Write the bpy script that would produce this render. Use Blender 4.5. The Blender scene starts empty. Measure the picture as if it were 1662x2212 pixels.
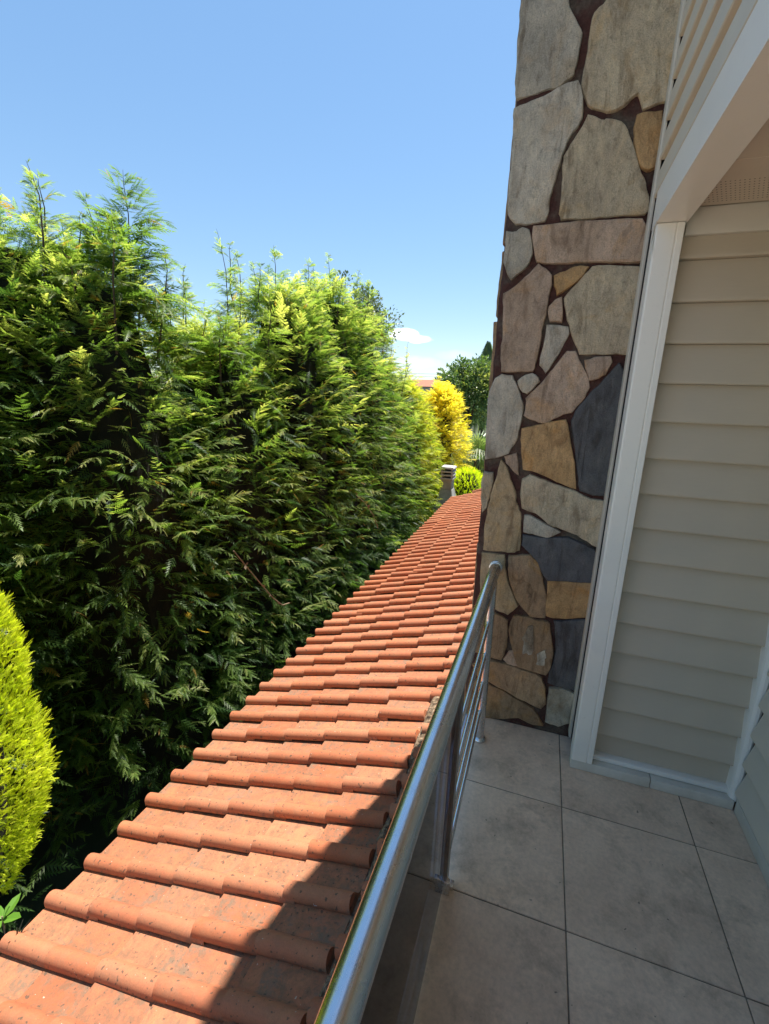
import bpy, bmesh, math, random
import numpy as np
from mathutils import Vector, Matrix, noise

R_ = math.radians
random.seed(7)
rng = np.random.default_rng(11)
scene = bpy.context.scene
COL = scene.collection

# ------------------------------------------------------------------ camera
cam_d = bpy.data.cameras.new("camera")
cam = bpy.data.objects.new("camera", cam_d)
COL.objects.link(cam)
cam_d.sensor_fit = 'HORIZONTAL'
cam_d.sensor_width = 36.0
cam_d.lens = 36.0 * 988.99 / 1662.0
cam_d.clip_start = 0.02
cam_d.clip_end = 5000.0
CAM_H = 1.5087
cam.matrix_world = (Matrix.Translation((0, 0, CAM_H)) @ Matrix.Rotation(R_(18.6516), 4, 'Z')
                    @ Matrix.Rotation(R_(90 - 14.2933), 4, 'X') @ Matrix.Rotation(R_(1.90109), 4, 'Z'))
scene.camera = cam

# ------------------------------------------------------------------ sky and sun
SUN_EL, SUN_AZ = R_(70), math.atan2(0.33, 0.944)      # azimuth measured from +Y towards +X
world = bpy.data.worlds.new("World")
scene.world = world
world.use_nodes = True
wt = world.node_tree
for n in list(wt.nodes):
    wt.nodes.remove(n)
w_out = wt.nodes.new('ShaderNodeOutputWorld')
SKY_GAMMA, SKY_SAT = 0.6, 1.38
sky = wt.nodes.new('ShaderNodeTexSky')
sky.sky_type = 'NISHITA'
sky.sun_disc = False
sky.sun_elevation = SUN_EL
sky.sun_rotation = SUN_AZ
sky.altitude = 50
sky.air_density = 1.0
sky.dust_density = 0.12
sky.ozone_density = 3.5
bg = wt.nodes.new('ShaderNodeBackground')
bg.inputs['Strength'].default_value = 0.142
sky_g = wt.nodes.new('ShaderNodeGamma')            # gentler brightness range, as the phone's exposure shows the sky
sky_g.inputs['Gamma'].default_value = SKY_GAMMA
sky_h = wt.nodes.new('ShaderNodeHueSaturation')
sky_h.inputs['Saturation'].default_value = SKY_SAT
wt.links.new(sky.outputs[0], sky_g.inputs['Color'])
wt.links.new(sky_g.outputs[0], sky_h.inputs['Color'])
wt.links.new(sky_h.outputs[0], bg.inputs['Color'])
# small white fair-weather cloud low over the far end of the hedge
def wnode(kind, **kw):
    n = wt.nodes.new(kind)
    for k, v in kw.items():
        setattr(n, k, v)
    return n
tc = wnode('ShaderNodeTexCoord')
c_f = Vector((-0.28, 0.952, 0.119)).normalized()
c_r = c_f.cross(Vector((0, 0, 1))).normalized()
c_u = c_r.cross(c_f).normalized()
def wdot(v):
    n = wnode('ShaderNodeVectorMath', operation='DOT_PRODUCT')
    wt.links.new(tc.outputs['Generated'], n.inputs[0])
    n.inputs[1].default_value = v
    return n.outputs['Value']
def wmath(op, a, b=None, clamp=False):
    n = wnode('ShaderNodeMath', operation=op)
    n.use_clamp = clamp
    for i, s in enumerate((a, b)):
        if s is None:
            continue
        if isinstance(s, (int, float)):
            n.inputs[i].default_value = s
        else:
            wt.links.new(s, n.inputs[i])
    return n.outputs[0]
wf = wmath('MAXIMUM', wdot(c_f), 0.05)
wu = wmath('DIVIDE', wdot(c_r), wf)
wv = wmath('DIVIDE', wdot(c_u), wf)
wn = wnode('ShaderNodeTexNoise')
wn.inputs['Scale'].default_value = 28.0
wn.inputs['Detail'].default_value = 6.0
wt.links.new(tc.outputs['Generated'], wn.inputs['Vector'])
def cloud(u0, v0, a, b, gain, soft):
    x = wmath('DIVIDE', wmath('SUBTRACT', wu, u0), a)
    y = wmath('DIVIDE', wmath('SUBTRACT', wv, v0), b)
    d = wmath('ADD', wmath('MULTIPLY', x, x), wmath('MULTIPLY', y, y))
    m = wmath('SUBTRACT', 1.15, d)
    m = wmath('ADD', m, wmath('MULTIPLY', wmath('SUBTRACT', wn.outputs[0], 0.5), 2.4))
    return wmath('MULTIPLY', wmath('MULTIPLY', m, soft, clamp=True), gain)
cm = wmath('ADD', cloud(-0.012, 0.003, 0.030, 0.012, 0.85, 1.6), cloud(0.018, -0.006, 0.028, 0.008, 0.55, 1.2), clamp=True)
cm = wmath('ADD', cm, cloud(0.02, -0.05, 0.05, 0.012, 0.12, 0.8), clamp=True)
cm = wmath('ADD', cm, cloud(0.09, -0.035, 0.04, 0.010, 0.08, 0.8), clamp=True)
bg_c = wnode('ShaderNodeBackground')
bg_c.inputs['Color'].default_value = (0.95, 0.97, 1.0, 1)
bg_c.inputs['Strength'].default_value = 1.0
w_mix = wnode('ShaderNodeMixShader')
wt.links.new(cm, w_mix.inputs[0])
wt.links.new(bg.outputs[0], w_mix.inputs[1])
wt.links.new(bg_c.outputs[0], w_mix.inputs[2])
wt.links.new(w_mix.outputs[0], w_out.inputs['Surface'])

sun_d = bpy.data.lights.new("sun", 'SUN')
sun = bpy.data.objects.new("sun", sun_d)
COL.objects.link(sun)
sun_d.energy = 4.1
sun_d.angle = R_(0.5)
sun_d.color = (1.0, 0.955, 0.88)
sv = Vector((math.sin(SUN_AZ) * math.cos(SUN_EL), math.cos(SUN_AZ) * math.cos(SUN_EL), math.sin(SUN_EL)))
sun.rotation_euler = sv.to_track_quat('Z', 'Y').to_euler()
sun.location = sv * 60

vs = scene.view_settings
vs.view_transform = 'Standard'
vs.look = 'None'
vs.gamma = 1.0
vs.use_curve_mapping = False
vs.exposure = 1.38
scene.cycles.max_bounces = 8
scene.cycles.diffuse_bounces = 4
scene.cycles.transparent_max_bounces = 12
scene.cycles.use_denoising = True

# ------------------------------------------------------------------ helpers
def mesh_obj(name, verts, faces, mat=None, parent=None, smooth=False, data=None):
    if data is None:
        data = bpy.data.meshes.new(name)
        data.from_pydata([tuple(v) for v in verts], [], faces)
        if smooth:
            data.polygons.foreach_set('use_smooth', [True] * len(data.polygons))
        if mat:
            data.materials.append(mat)
        data.update()
    o = bpy.data.objects.new(name, data)
    COL.objects.link(o)
    if parent:
        o.parent = parent
    return o

def bm_obj(name, bm, mat=None, parent=None, smooth=False, angle=None):
    me = bpy.data.meshes.new(name)
    bmesh.ops.recalc_face_normals(bm, faces=bm.faces[:])
    bm.to_mesh(me)
    bm.free()
    if smooth:
        me.polygons.foreach_set('use_smooth', [True] * len(me.polygons))
        if angle is not None:
            me.set_sharp_from_angle(angle=R_(angle))
    if mat:
        me.materials.append(mat)
    o = bpy.data.objects.new(name, me)
    COL.objects.link(o)
    if parent:
        o.parent = parent
    return o

def thing(name, label, cat, loc=(0, 0, 0), group=None):
    o = bpy.data.objects.new(name, None)
    o.empty_display_size = 0.1
    COL.objects.link(o)
    o.location = loc
    o['label'] = label
    o['category'] = cat
    if group:
        o['group'] = group
    return o

def tag(o, label, cat, group=None):
    o['label'] = label
    o['category'] = cat
    if group:
        o['group'] = group
    return o

def add_box(bm, x0, x1, y0, y1, z0, z1, bevel=0.0, seg=2):
    r = bmesh.ops.create_cube(bm, size=1.0)
    for v in r['verts']:
        v.co = Vector((x0 + (v.co.x + .5) * (x1 - x0), y0 + (v.co.y + .5) * (y1 - y0), z0 + (v.co.z + .5) * (z1 - z0)))
    if bevel:
        es = {e for v in r['verts'] for e in v.link_edges}
        bmesh.ops.bevel(bm, geom=list(es), offset=bevel, segments=seg, affect='EDGES', profile=0.5)

def box_obj(name, b, mat, parent=None, bevel=0.0, seg=2):
    bm = bmesh.new()
    add_box(bm, *b, bevel=bevel, seg=seg)
    return bm_obj(name, bm, mat, parent, smooth=bevel > 0, angle=35)

def add_tube(bm, pts, radii, segs=8, cap=True):
    pts = [Vector(p) for p in pts]
    if isinstance(radii, (int, float)):
        radii = [radii] * len(pts)
    rings = []
    ref = None
    for i, p in enumerate(pts):
        a = pts[max(i - 1, 0)]
        b = pts[min(i + 1, len(pts) - 1)]
        t = (b - a).normalized()
        if ref is None:
            ref = t.orthogonal().normalized()
        u = (ref - t * ref.dot(t))
        u = u.normalized() if u.length > 1e-6 else t.orthogonal().normalized()
        ref = u
        w = t.cross(u)
        rings.append([bm.verts.new(p + (u * math.cos(2 * math.pi * k / segs) + w * math.sin(2 * math.pi * k / segs)) * radii[i]) for k in range(segs)])
    for i in range(len(rings) - 1):
        for k in range(segs):
            bm.faces.new((rings[i][k], rings[i][(k + 1) % segs], rings[i + 1][(k + 1) % segs], rings[i + 1][k]))
    if cap:
        bm.faces.new(rings[0][::-1])
        bm.faces.new(rings[-1])

def tube_obj(name, pts, radii, mat, parent=None, segs=8, angle=50):
    bm = bmesh.new()
    add_tube(bm, pts, radii, segs)
    return bm_obj(name, bm, mat, parent, smooth=True, angle=angle)

def prism_obj(name, prof, origin, out, up, along, length, mat, parent=None, data=None, smooth=False):
    """closed section prof [(out, up)] swept along a straight line"""
    if data is not None:
        o = mesh_obj(name, None, None, parent=parent, data=data)
        o.location = origin
        return o
    out, up, along = Vector(out), Vector(up), Vector(along)
    bm = bmesh.new()
    a = [bm.verts.new(out * p[0] + up * p[1]) for p in prof]
    b = [bm.verts.new(out * p[0] + up * p[1] + along * length) for p in prof]
    n = len(prof)
    for i in range(n):
        bm.faces.new((a[i], a[(i + 1) % n], b[(i + 1) % n], b[i]))
    bm.faces.new(a[::-1])
    bm.faces.new(b)
    o = bm_obj(name, bm, mat, parent, smooth=smooth, angle=30)
    o.location = origin
    return o

# ------------------------------------------------------------------ materials
class NT:
    def __init__(self, name):
        self.m = bpy.data.materials.new(name)
        self.m.use_nodes = True
        self.t = self.m.node_tree
        self.b = self.t.nodes['Principled BSDF']
        self.out = self.t.nodes['Material Output']
        self._tc = None
    def n(self, kind, **kw):
        x = self.t.nodes.new(kind)
        for k, v in kw.items():
            setattr(x, k, v)
        return x
    def l(self, a, b):
        self.t.links.new(a, b)
    @property
    def tc(self):
        if self._tc is None:
            self._tc = self.n('ShaderNodeTexCoord')
        return self._tc
    def noise(self, scale, detail=5, rough=0.6, dist=0.0, vec=None, stretch=None, offset=None):
        x = self.n('ShaderNodeTexNoise')
        x.inputs['Scale'].default_value = scale
        x.inputs['Detail'].default_value = detail
        x.inputs['Roughness'].default_value = rough
        x.inputs['Distortion'].default_value = dist
        v = vec if vec is not None else self.tc.outputs['Object']
        if stretch or offset:
            mp = self.n('ShaderNodeMapping')
            if stretch:
                mp.inputs['Scale'].default_value = stretch
            if offset is not None:
                self.l(offset, mp.inputs['Location'])
            self.l(v, mp.inputs['Vector'])
            v = mp.outputs[0]
        self.l(v, x.inputs['Vector'])
        return x.outputs['Fac']
    def ramp(self, fac, stops, interp='LINEAR'):
        r = self.n('ShaderNodeValToRGB')
        r.color_ramp.interpolation = interp
        els = r.color_ramp.elements
        while len(els) > len(stops):
            els.remove(els[-1])
        while len(els) < len(stops):
            els.new(1.0)
        for e, (p, c) in zip(els, stops):
            e.position = p
            e.color = (*c, 1) if len(c) == 3 else c
        self.l(fac, r.inputs[0])
        return r.outputs['Color']
    def mask(self, fac, lo, hi):
        r = self.n('ShaderNodeMapRange')
        r.inputs['From Min'].default_value = lo
        r.inputs['From Max'].default_value = hi
        self.l(fac, r.inputs['Value'])
        return r.outputs['Result']
    def mix(self, fac, a, b, mode='MIX'):
        x = self.n('ShaderNodeMix', data_type='RGBA', blend_type=mode)
        for s, v in ((x.inputs[0], fac), (x.inputs[6], a), (x.inputs[7], b)):
            if isinstance(v, (int, float)):
                s.default_value = v
            elif isinstance(v, tuple):
                s.default_value = (*v, 1) if len(v) == 3 else v
            else:
                self.l(v, s)
        return x.outputs[2]
    def math(self, op, a, b=0.0, clamp=False):
        x = self.n('ShaderNodeMath', operation=op)
        x.use_clamp = clamp
        for i, v in enumerate((a, b)):
            if isinstance(v, (int, float)):
                x.inputs[i].default_value = v
            else:
                self.l(v, x.inputs[i])
        return x.outputs[0]
    def rand(self):
        return self.n('ShaderNodeObjectInfo').outputs['Random']
    def bump(self, h, strength=0.5, dist=0.01, prev=None):
        x = self.n('ShaderNodeBump')
        x.inputs['Strength'].default_value = strength
        x.inputs['Distance'].default_value = dist
        self.l(h, x.inputs['Height'])
        if prev is not None:
            self.l(prev, x.inputs['Normal'])
        self.l(x.outputs[0], self.b.inputs['Normal'])
        return x.outputs[0]
    def fin(self, col=None, rough=0.6, spec=0.4, metal=0.0):
        if col is not None:
            if isinstance(col, tuple):
                self.b.inputs['Base Color'].default_value = (*col, 1)
            else:
                self.l(col, self.b.inputs['Base Color'])
        if isinstance(rough, (int, float)):
            self.b.inputs['Roughness'].default_value = rough
        else:
            self.l(rough, self.b.inputs['Roughness'])
        self.b.inputs['Specular IOR Level'].default_value = spec
        self.b.inputs['Metallic'].default_value = metal
        return self.m

def stone_mat(name, base, alt, stain, slate=False):
    t = NT(name)
    rnd = t.math('MULTIPLY', t.rand(), 37.0)
    big = t.noise(5.5, 4, 0.55, 0.4, offset=rnd)
    grain = t.noise(38, 8, 0.75, 0.3, stretch=(1.0, 1.0, 0.55), offset=rnd)
    fine = t.noise(240, 4, 0.7)
    c = t.mix(t.mask(big, 0.36, 0.64), base, alt)
    st = t.noise(9, 5, 0.6, 0.8, offset=t.math('ADD', rnd, 5.0))
    c = t.mix(t.math('MULTIPLY', t.mask(st, 0.52, 0.70), 0.65), c, stain)
    vein = t.noise(13, 6, 0.62, 1.6, stretch=(1.0, 1.0, 0.28), offset=t.math('ADD', rnd, 11.0))
    c = t.mix(1.0, c, t.ramp(vein, [(0.34, (.62, .58, .54)), (0.47, (1, 1, 1)), (0.60, (1.04, 1.03, 1.0)), (0.72, (1.20, 1.16, 1.10))]), 'MULTIPLY')
    blot = t.noise(26, 7, 0.75, 0.5, offset=t.math('ADD', rnd, 17.0))
    c = t.mix(t.math('MULTIPLY', t.mask(blot, 0.54, 0.68), 0.45 if not slate else 0.2), c, tuple(k * .42 for k in alt))
    c = t.mix(1.0, c, t.ramp(grain, [(0.28, (.70, .69, .68)), (0.48, (.98, .98, .98)), (0.72, (1.16, 1.15, 1.12))]), 'MULTIPLY')
    c = t.mix(1.0, c, t.ramp(fine, [(0.34, (.78, .78, .78)), (0.6, (1.08, 1.08, 1.08))]), 'MULTIPLY')
    var = t.math('ADD', t.math('MULTIPLY', t.rand(), 0.26), 0.87)
    cc = t.n('ShaderNodeCombineColor')
    for i in range(3):
        t.l(var, cc.inputs[i])
    c = t.mix(1.0, c, cc.outputs[0], 'MULTIPLY')
    b = t.bump(grain, 1.0 if not slate else 0.5, 0.016)
    t.bump(fine, 0.7, 0.005, b)
    return t.fin(c, 0.72 if not slate else 0.5, 0.35)

M = {}
M['grey'] = stone_mat('stone_grey', (.68, .61, .50), (.50, .455, .375), (.62, .47, .31))
M['beige'] = stone_mat('stone_beige', (.68, .57, .40), (.54, .44, .31), (.64, .44, .22))
M['ochre'] = stone_mat('stone_ochre', (.64, .41, .20), (.52, .32, .145), (.62, .31, .09))
M['pink'] = stone_mat('stone_pink', (.62, .46, .345), (.48, .345, .245), (.60, .34, .15))
M['tan'] = stone_mat('stone_tan', (.58, .44, .27), (.47, .34, .20), (.58, .36, .14))
M['brown'] = stone_mat('stone_brown', (.49, .335, .20), (.36, .235, .135), (.52, .28, .09))
M['slate'] = stone_mat('stone_slate', (.135, .135, .14), (.095, .096, .102), (.18, .175, .17), True)
M['white'] = stone_mat('stone_white', (.72, .68, .56), (.32, .25, .165), (.40, .23, .09))

def mk_mortar():
    t = NT('mortar_red_brown')
    a = t.noise(7, 4, 0.6)
    c = t.mix(t.mask(a, 0.48, 0.66), (.075, .034, .028), (.115, .10, .078))
    g = t.noise(90, 6, 0.7)
    c = t.mix(1.0, c, t.ramp(g, [(.3, (.6, .6, .6)), (.6, (1.15, 1.15, 1.15)), (.78, (2.0, 1.9, 1.8))]), 'MULTIPLY')
    t.bump(g, 0.9, 0.006)
    return t.fin(c, 0.9, 0.2)
M['mortar'] = mk_mortar()

def mk_vinyl(name, c1, c2, axis=(1, 1, 1)):
    t = NT(name)
    g = t.noise(30, 5, 0.6, stretch=axis)
    b = t.noise(2.5, 3, 0.5)
    c = t.mix(g, c1, c2)
    c = t.mix(1.0, c, t.ramp(b, [(.3, (.93, .93, .94)), (.7, (1.05, 1.04, 1.02))]), 'MULTIPLY')
    t.bump(g, 0.12, 0.002)
    return t.fin(c, 0.5, 0.4)
M['vinyl_x'] = mk_vinyl('vinyl_beige', (.535, .46, .35), (.575, .495, .38), (0.6, 1, 9))
M['vinyl_y'] = mk_vinyl('vinyl_beige_side', (.62, .56, .45), (.66, .60, .49), (1, .6, 9))
M['vinyl_soffit'] = mk_vinyl('vinyl_soffit', (.62, .53, .41), (.66, .57, .45), (6, .5, 1))

def mk_white(name, c=(.86, .83, .75), rough=0.35):
    t = NT(name)
    a = t.noise(4, 5, 0.6)
    d = t.noise(60, 4, 0.6)
    col = t.mix(t.math('MULTIPLY', t.mask(a, 0.5, 0.8), 0.35), c, tuple(k * .86 for k in c))
    col = t.mix(t.math('MULTIPLY', t.mask(d, 0.62, 0.8), 0.3), col, (.5, .48, .44))
    return t.fin(col, rough, 0.5)
M['white_trim'] = mk_white('white_trim')
M['cream_trim'] = mk_white('cream_trim', (.62, .58, .49), .45)
M['black_gap'] = NT('gap_shade_black').fin((.012, .012, .014), .7, .2)  # near black in place of the shade inside gaps and openings

def mk_floor():
    t = NT('floor_tile_ceramic')
    rnd = t.math('MULTIPLY', t.rand(), 23.0)
    a = t.noise(3.6, 7, 0.68, 0.1, offset=rnd)
    b = t.noise(12, 7, 0.74, 0.1, offset=rnd)
    f = t.noise(70, 5, 0.7)
    c = t.mix(t.mask(a, 0.34, 0.68), (.86, .655, .47), (.66, .485, .345))
    c = t.mix(t.math('MULTIPLY', t.mask(b, 0.5, 0.72), 0.5), c, (.66, .45, .30))
    c = t.mix(1.0, c, t.ramp(f, [(.3, (.86, .86, .86)), (.62, (1.05, 1.05, 1.05))]), 'MULTIPLY')
    dirt = t.noise(5.5, 8, 0.74, 0.15)
    c = t.mix(t.math('MULTIPLY', t.mask(dirt, 0.50, 0.72), 0.62), c, (.20, .14, .09))
    sp = t.noise(55, 2, 0.4, 0.3)
    c = t.mix(t.math('MULTIPLY', t.mask(sp, 0.74, 0.78), 0.7), c, (.06, .05, .04))
    t.bump(b, 0.15, 0.004)
    return t.fin(c, t.math('ADD', t.math('MULTIPLY', b, 0.3), 0.34), 0.45)
M['floor'] = mk_floor()

def mk_simple(name, c1, c2, scale, rough=.8, bump=.4, bd=.01, spec=.3):
    t = NT(name)
    a = t.noise(scale, 6, .65)
    c = t.mix(t.mask(a, .35, .65), c1, c2)
    if bump:
        t.bump(a, bump, bd)
    return t.fin(c, rough, spec)
M['grout'] = mk_simple('grout', (.135, .11, .085), (.30, .25, .19), 16)
M['coping'] = mk_simple('coping_marble', (.72, .79, .92), (.60, .67, .80), 9, .3, .1)
M['plinth'] = mk_simple('plinth_tile', (.70, .67, .58), (.58, .55, .47), 8, .5, .1)
M['render'] = mk_simple('wall_render', (.30, .28, .25), (.20, .18, .155), 6, .9, .4)
M['rubble'] = mk_simple('old_mortar', (.38, .27, .17), (.06, .040, .026), 30, .95, 1.0, .012)
M['concrete'] = mk_simple('chimney_concrete', (.36, .35, .32), (.22, .215, .19), 3.5, .85, .3)
M['concrete_pale'] = mk_simple('chimney_cap_concrete', (.48, .46, .44), (.36, .34, .32), 5, .8, .3)
M['bounce'] = mk_simple('bounce_slab_pale', (.52, .475, .40), (.43, .39, .33), 2.2, .85, .3)
M['ground'] = mk_simple('garden_soil', (.05, .045, .03), (.035, .05, .02), 1.4, .95, .5, .05)
M['bark'] = mk_simple('bark', (.075, .05, .035), (.12, .085, .06), 14, .9, .6)
M['twig'] = mk_simple('pale_twig', (.24, .18, .11), (.15, .11, .07), 20, .8, .3)
M['far_tile'] = mk_simple('far_roof_tile', (.36, .16, .09), (.30, .13, .08), 3, .85, .2)
M['far_wall'] = mk_simple('far_wall', (.5, .48, .45), (.42, .4, .38), 2, .9, .1)
M['wire'] = NT('cable').fin((.05, .05, .055), .6, .3)
M['paper'] = mk_simple('bleached_leaf', (.62, .60, .56), (.42, .38, .33), 40, .7, .2)

def mk_terracotta(name, dirt=0.0):
    t = NT(name)
    rnd = t.rand()
    r9 = t.math('MULTIPLY', rnd, 41.0)
    c = t.ramp(rnd, [(0.0, (.385, .112, .048)), (0.3, (.47, .152, .066)), (0.55, (.41, .128, .060)), (0.8, (.50, .185, .090)), (1.0, (.43, .150, .075))])
    a = t.noise(7, 6, 0.65, 0.5, offset=r9)
    c = t.mix(t.math('MULTIPLY', t.mask(a, 0.45, 0.75), 0.55), c, (.43, .195, .095))
    # weathering: soot and lichen film, blotchy, mostly on the flat pans
    g = t.noise(9, 8, 0.72, 0.9, offset=r9)
    h = t.noise(34, 6, 0.7, 0.4)
    film = t.math('MULTIPLY', t.mask(g, 0.37 - dirt * .08, 0.54 - dirt * .08), t.mask(h, 0.32, 0.56))
    sep = t.n('ShaderNodeSeparateXYZ')            # grime settles on the flat pan, rain washes the roll
    t.l(t.tc.outputs['Object'], sep.inputs[0])
    pan = t.n('ShaderNodeMapRange')
    for key, val in (('From Min', .048), ('From Max', .036), ('To Min', .30), ('To Max', 1.0)):
        pan.inputs[key].default_value = val
    t.l(sep.outputs['Z'], pan.inputs['Value'])
    film = t.math('MULTIPLY', film, pan.outputs['Result'])
    c = t.mix(t.math('MULTIPLY', film, 0.70 + dirt * .22), c, (.150, .100, .060))
    patch = t.noise(5.5, 7, 0.70, 0.35, offset=t.math('ADD', r9, 13.0))
    worn = t.math('MULTIPLY', t.math('MULTIPLY', t.mask(patch, 0.50, 0.62), t.mask(h, 0.30, 0.55)), pan.outputs['Result'])
    c = t.mix(t.math('MULTIPLY', worn, 0.62), c, (.185, .140, .098))
    sp = t.noise(60, 2, 0.35, 0.0, offset=r9)
    c = t.mix(t.math('MULTIPLY', t.mask(sp, 0.665, 0.70), 0.8), c, (.09, .065, .045))
    wh = t.noise(85, 1, 0.3, 0.0, offset=r9)
    c = t.mix(t.math('MULTIPLY', t.mask(wh, 0.785, 0.80), 0.8), c, (.5, .42, .33))
    f = t.noise(210, 3, 0.6)
    c = t.mix(1.0, c, t.ramp(f, [(.3, (.88, .88, .88)), (.65, (1.06, 1.06, 1.06))]), 'MULTIPLY')
    t.bump(h, 0.18, 0.004)
    return t.fin(c, 0.78, 0.3)
M['tile'] = mk_terracotta('terracotta')
M['tile_dirty'] = mk_terracotta('terracotta_sooty', 1.0)

def mk_steel():
    t = NT('brushed_steel')
    a = t.noise(60, 3, .6, stretch=(14, .25, 14))
    s = t.noise(16, 5, .7)
    r = t.math('ADD', t.math('MULTIPLY', a, .12), .20)
    r = t.math('ADD', r, t.math('MULTIPLY', t.mask(s, .55, .8), .12))
    c = t.mix(t.mask(s, .5, .8), (.68, .69, .70), (.58, .59, .60))
    t.bump(a, .06, .001)
    return t.fin(c, r, .5, 1.0)
M['steel'] = mk_steel()

def mk_dull():
    t = NT('dull_steel')
    a = t.noise(40, 4, .6, stretch=(8, 8, .4))
    s = t.noise(9, 5, .7)
    c = t.mix(t.mask(s, .4, .7), (.42, .39, .36), (.28, .24, .21))
    t.bump(a, .1, .001)
    return t.fin(c, t.math('ADD', t.math('MULTIPLY', a, .2), .28), .5, 1.0)
M['steel_dull'] = mk_dull()

def mk_glass():
    t = NT('smoked_glass')
    t.t.nodes.remove(t.b)
    tr = t.n('ShaderNodeBsdfTransparent')
    smudge = t.noise(5, 6, .7, .6)
    c = t.mix(t.mask(smudge, .4, .75), (.46, .48, .53), (.34, .345, .37))
    t.l(c, tr.inputs[0])
    gl = t.n('ShaderNodeBsdfGlossy')
    gl.inputs['Roughness'].default_value = .03
    gl.inputs['Color'].default_value = (1, 1, 1, 1)
    fr = t.n('ShaderNodeFresnel')
    fr.inputs[0].default_value = 1.10
    mx = t.n('ShaderNodeMixShader')
    t.l(fr.outputs[0], mx.inputs[0])
    t.l(tr.outputs[0], mx.inputs[1])
    t.l(gl.outputs[0], mx.inputs[2])
    t.l(mx.outputs[0], t.out.inputs['Surface'])
    return t.m
M['glass'] = mk_glass()

def mk_leaf(name, trans=.3, rough=.5, spec=.35):
    t = NT(name)
    at = t.n('ShaderNodeAttribute', attribute_name='tint')
    t.fin(at.outputs['Color'], rough, spec)
    tl = t.n('ShaderNodeBsdfTranslucent')
    tcol = t.mix(1.0, at.outputs['Color'], (1.45, 1.5, .62), 'MULTIPLY')
    t.l(tcol, tl.inputs['Color'])
    mx = t.n('ShaderNodeMixShader')
    mx.inputs[0].default_value = trans
    t.l(t.b.outputs[0], mx.inputs[1])
    t.l(tl.outputs[0], mx.inputs[2])
    t.l(mx.outputs[0], t.out.inputs['Surface'])
    return t.m
M['leaf'] = mk_leaf('conifer_foliage', .62, .42, .3)
M['leaf_gold'] = mk_leaf('golden_foliage', .5, .6, .1)
M['leaf_broad'] = mk_leaf('broad_foliage', .3, .4, .45)
M['core'] = mk_simple('twig_shade_core', (.010, .011, .007), (.020, .019, .011), 6, .95, .8, .05)  # twig tone taken near black to hold the crowns' inner shade

# ================================================================== the setting
def struct(name, o):
    o['kind'] = 'structure'
    return o

gm = bmesh.new()
GZ = -3.2
add_box(gm, -1500, 1500, -1500, 1500, GZ - .5, GZ)
struct('ground', bm_obj('ground', gm, M['ground']))

pv = bmesh.new()
add_box(pv, -14, 9, -34, -3.3, GZ + .004, GZ + .05)
struct('bounce_slab', bm_obj('bounce_slab', pv, M['bounce']))  # added out of view behind the camera to bounce sunlight onto the balcony

# house mass: hidden core behind the claddings; keeps the sun off the balcony
hb = bmesh.new()
add_box(hb, .31, .98, 2.02, 3.2, -3.2, 5.2)
add_box(hb, 1.0, 7.0, 1.0, 9.0, -3.2, 5.2)
add_box(hb, .875, 7.0, -3.0, .998, -3.2, 5.2)
add_box(hb, .285, .873, -3.0, 1.99, 2.2, 5.2)
tag(bm_obj('house', hb, M['render']), 'rendered core of the house behind siding and stone', 'house')
ro = bmesh.new()
add_box(ro, -.235, 7.2, -3.6, 3.26, 5.21, 5.36)
tag(bm_obj('roof_overhang', ro, M['white_trim']), 'overhanging eave of the upper storey above the balcony', 'eave')

sb = bmesh.new()
add_box(sb, -.181, .873, -3.0, 1.998, -.25, -.011)
struct('balcony_slab', bm_obj('balcony_slab', sb, M['grout']))
wb = bmesh.new()
add_box(wb, -.228, -.183, -3.0, 1.998, -3.2, -.034)
add_box(wb, -.181, .29, -3.0, 1.998, -3.2, -.253)
struct('lower_wall', bm_obj('lower_wall', wb, M['render']))

# balcony floor: grout bed with each ceramic tile a piece
floor = box_obj('balcony_floor', (-.1805, .872, -3.0, 1.999, -.0108, -.003), M['grout'])
struct('balcony_floor', floor)
XS = [-.184, .223, .668, .874]
YS = [2.0, 1.585] + [1.585 - .4485 * k for k in range(1, 11)]
for i in range(3):
    for j in range(len(YS) - 1):
        g = .0021 + random.uniform(-.0005, .0005)
        box_obj('tile', (XS[i] + (g if i else 0), XS[i + 1] - g, YS[j + 1] + g, YS[j] - (g if j else 0.001), -.009, random.uniform(-.0004, .0006)),
                M['floor'], floor, bevel=.0016, seg=1)

cp = bmesh.new()
y = 1.996
while y > -3.0:
    L = .9
    add_box(cp, -.236, -.1865, y - L + .003, y, -.034, -.004, bevel=.002, seg=1)
    y -= L
tag(bm_obj('coping_strip', cp, M['coping'], smooth=True, angle=35), 'pale bluish marble edging strip along the outer edge of the balcony', 'coping')

# plinth kerb along both siding walls
kb = thing('plinth_kerb', 'low pale tiled plinth running under the beige siding', 'kerb', (.26, 1.8, 0))
def local(parent, o):
    o.location = Vector(o.location) - parent.location
    o.parent = parent
    return o
for b in [(.2605, .56, 1.803, 1.86, .0012, .045), (.5625, .848, 1.803, 1.86, .0012, .044)]:
    local(kb, box_obj('plinth_tile', b, M['plinth'], bevel=.003))
for k in range(8):
    local(kb, box_obj('plinth_tile', (.8495, .868, 1.80 - .6 * (k + 1) + .003, 1.80 - .6 * k, .0012, .06), M['plinth'], bevel=.003))

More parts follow.
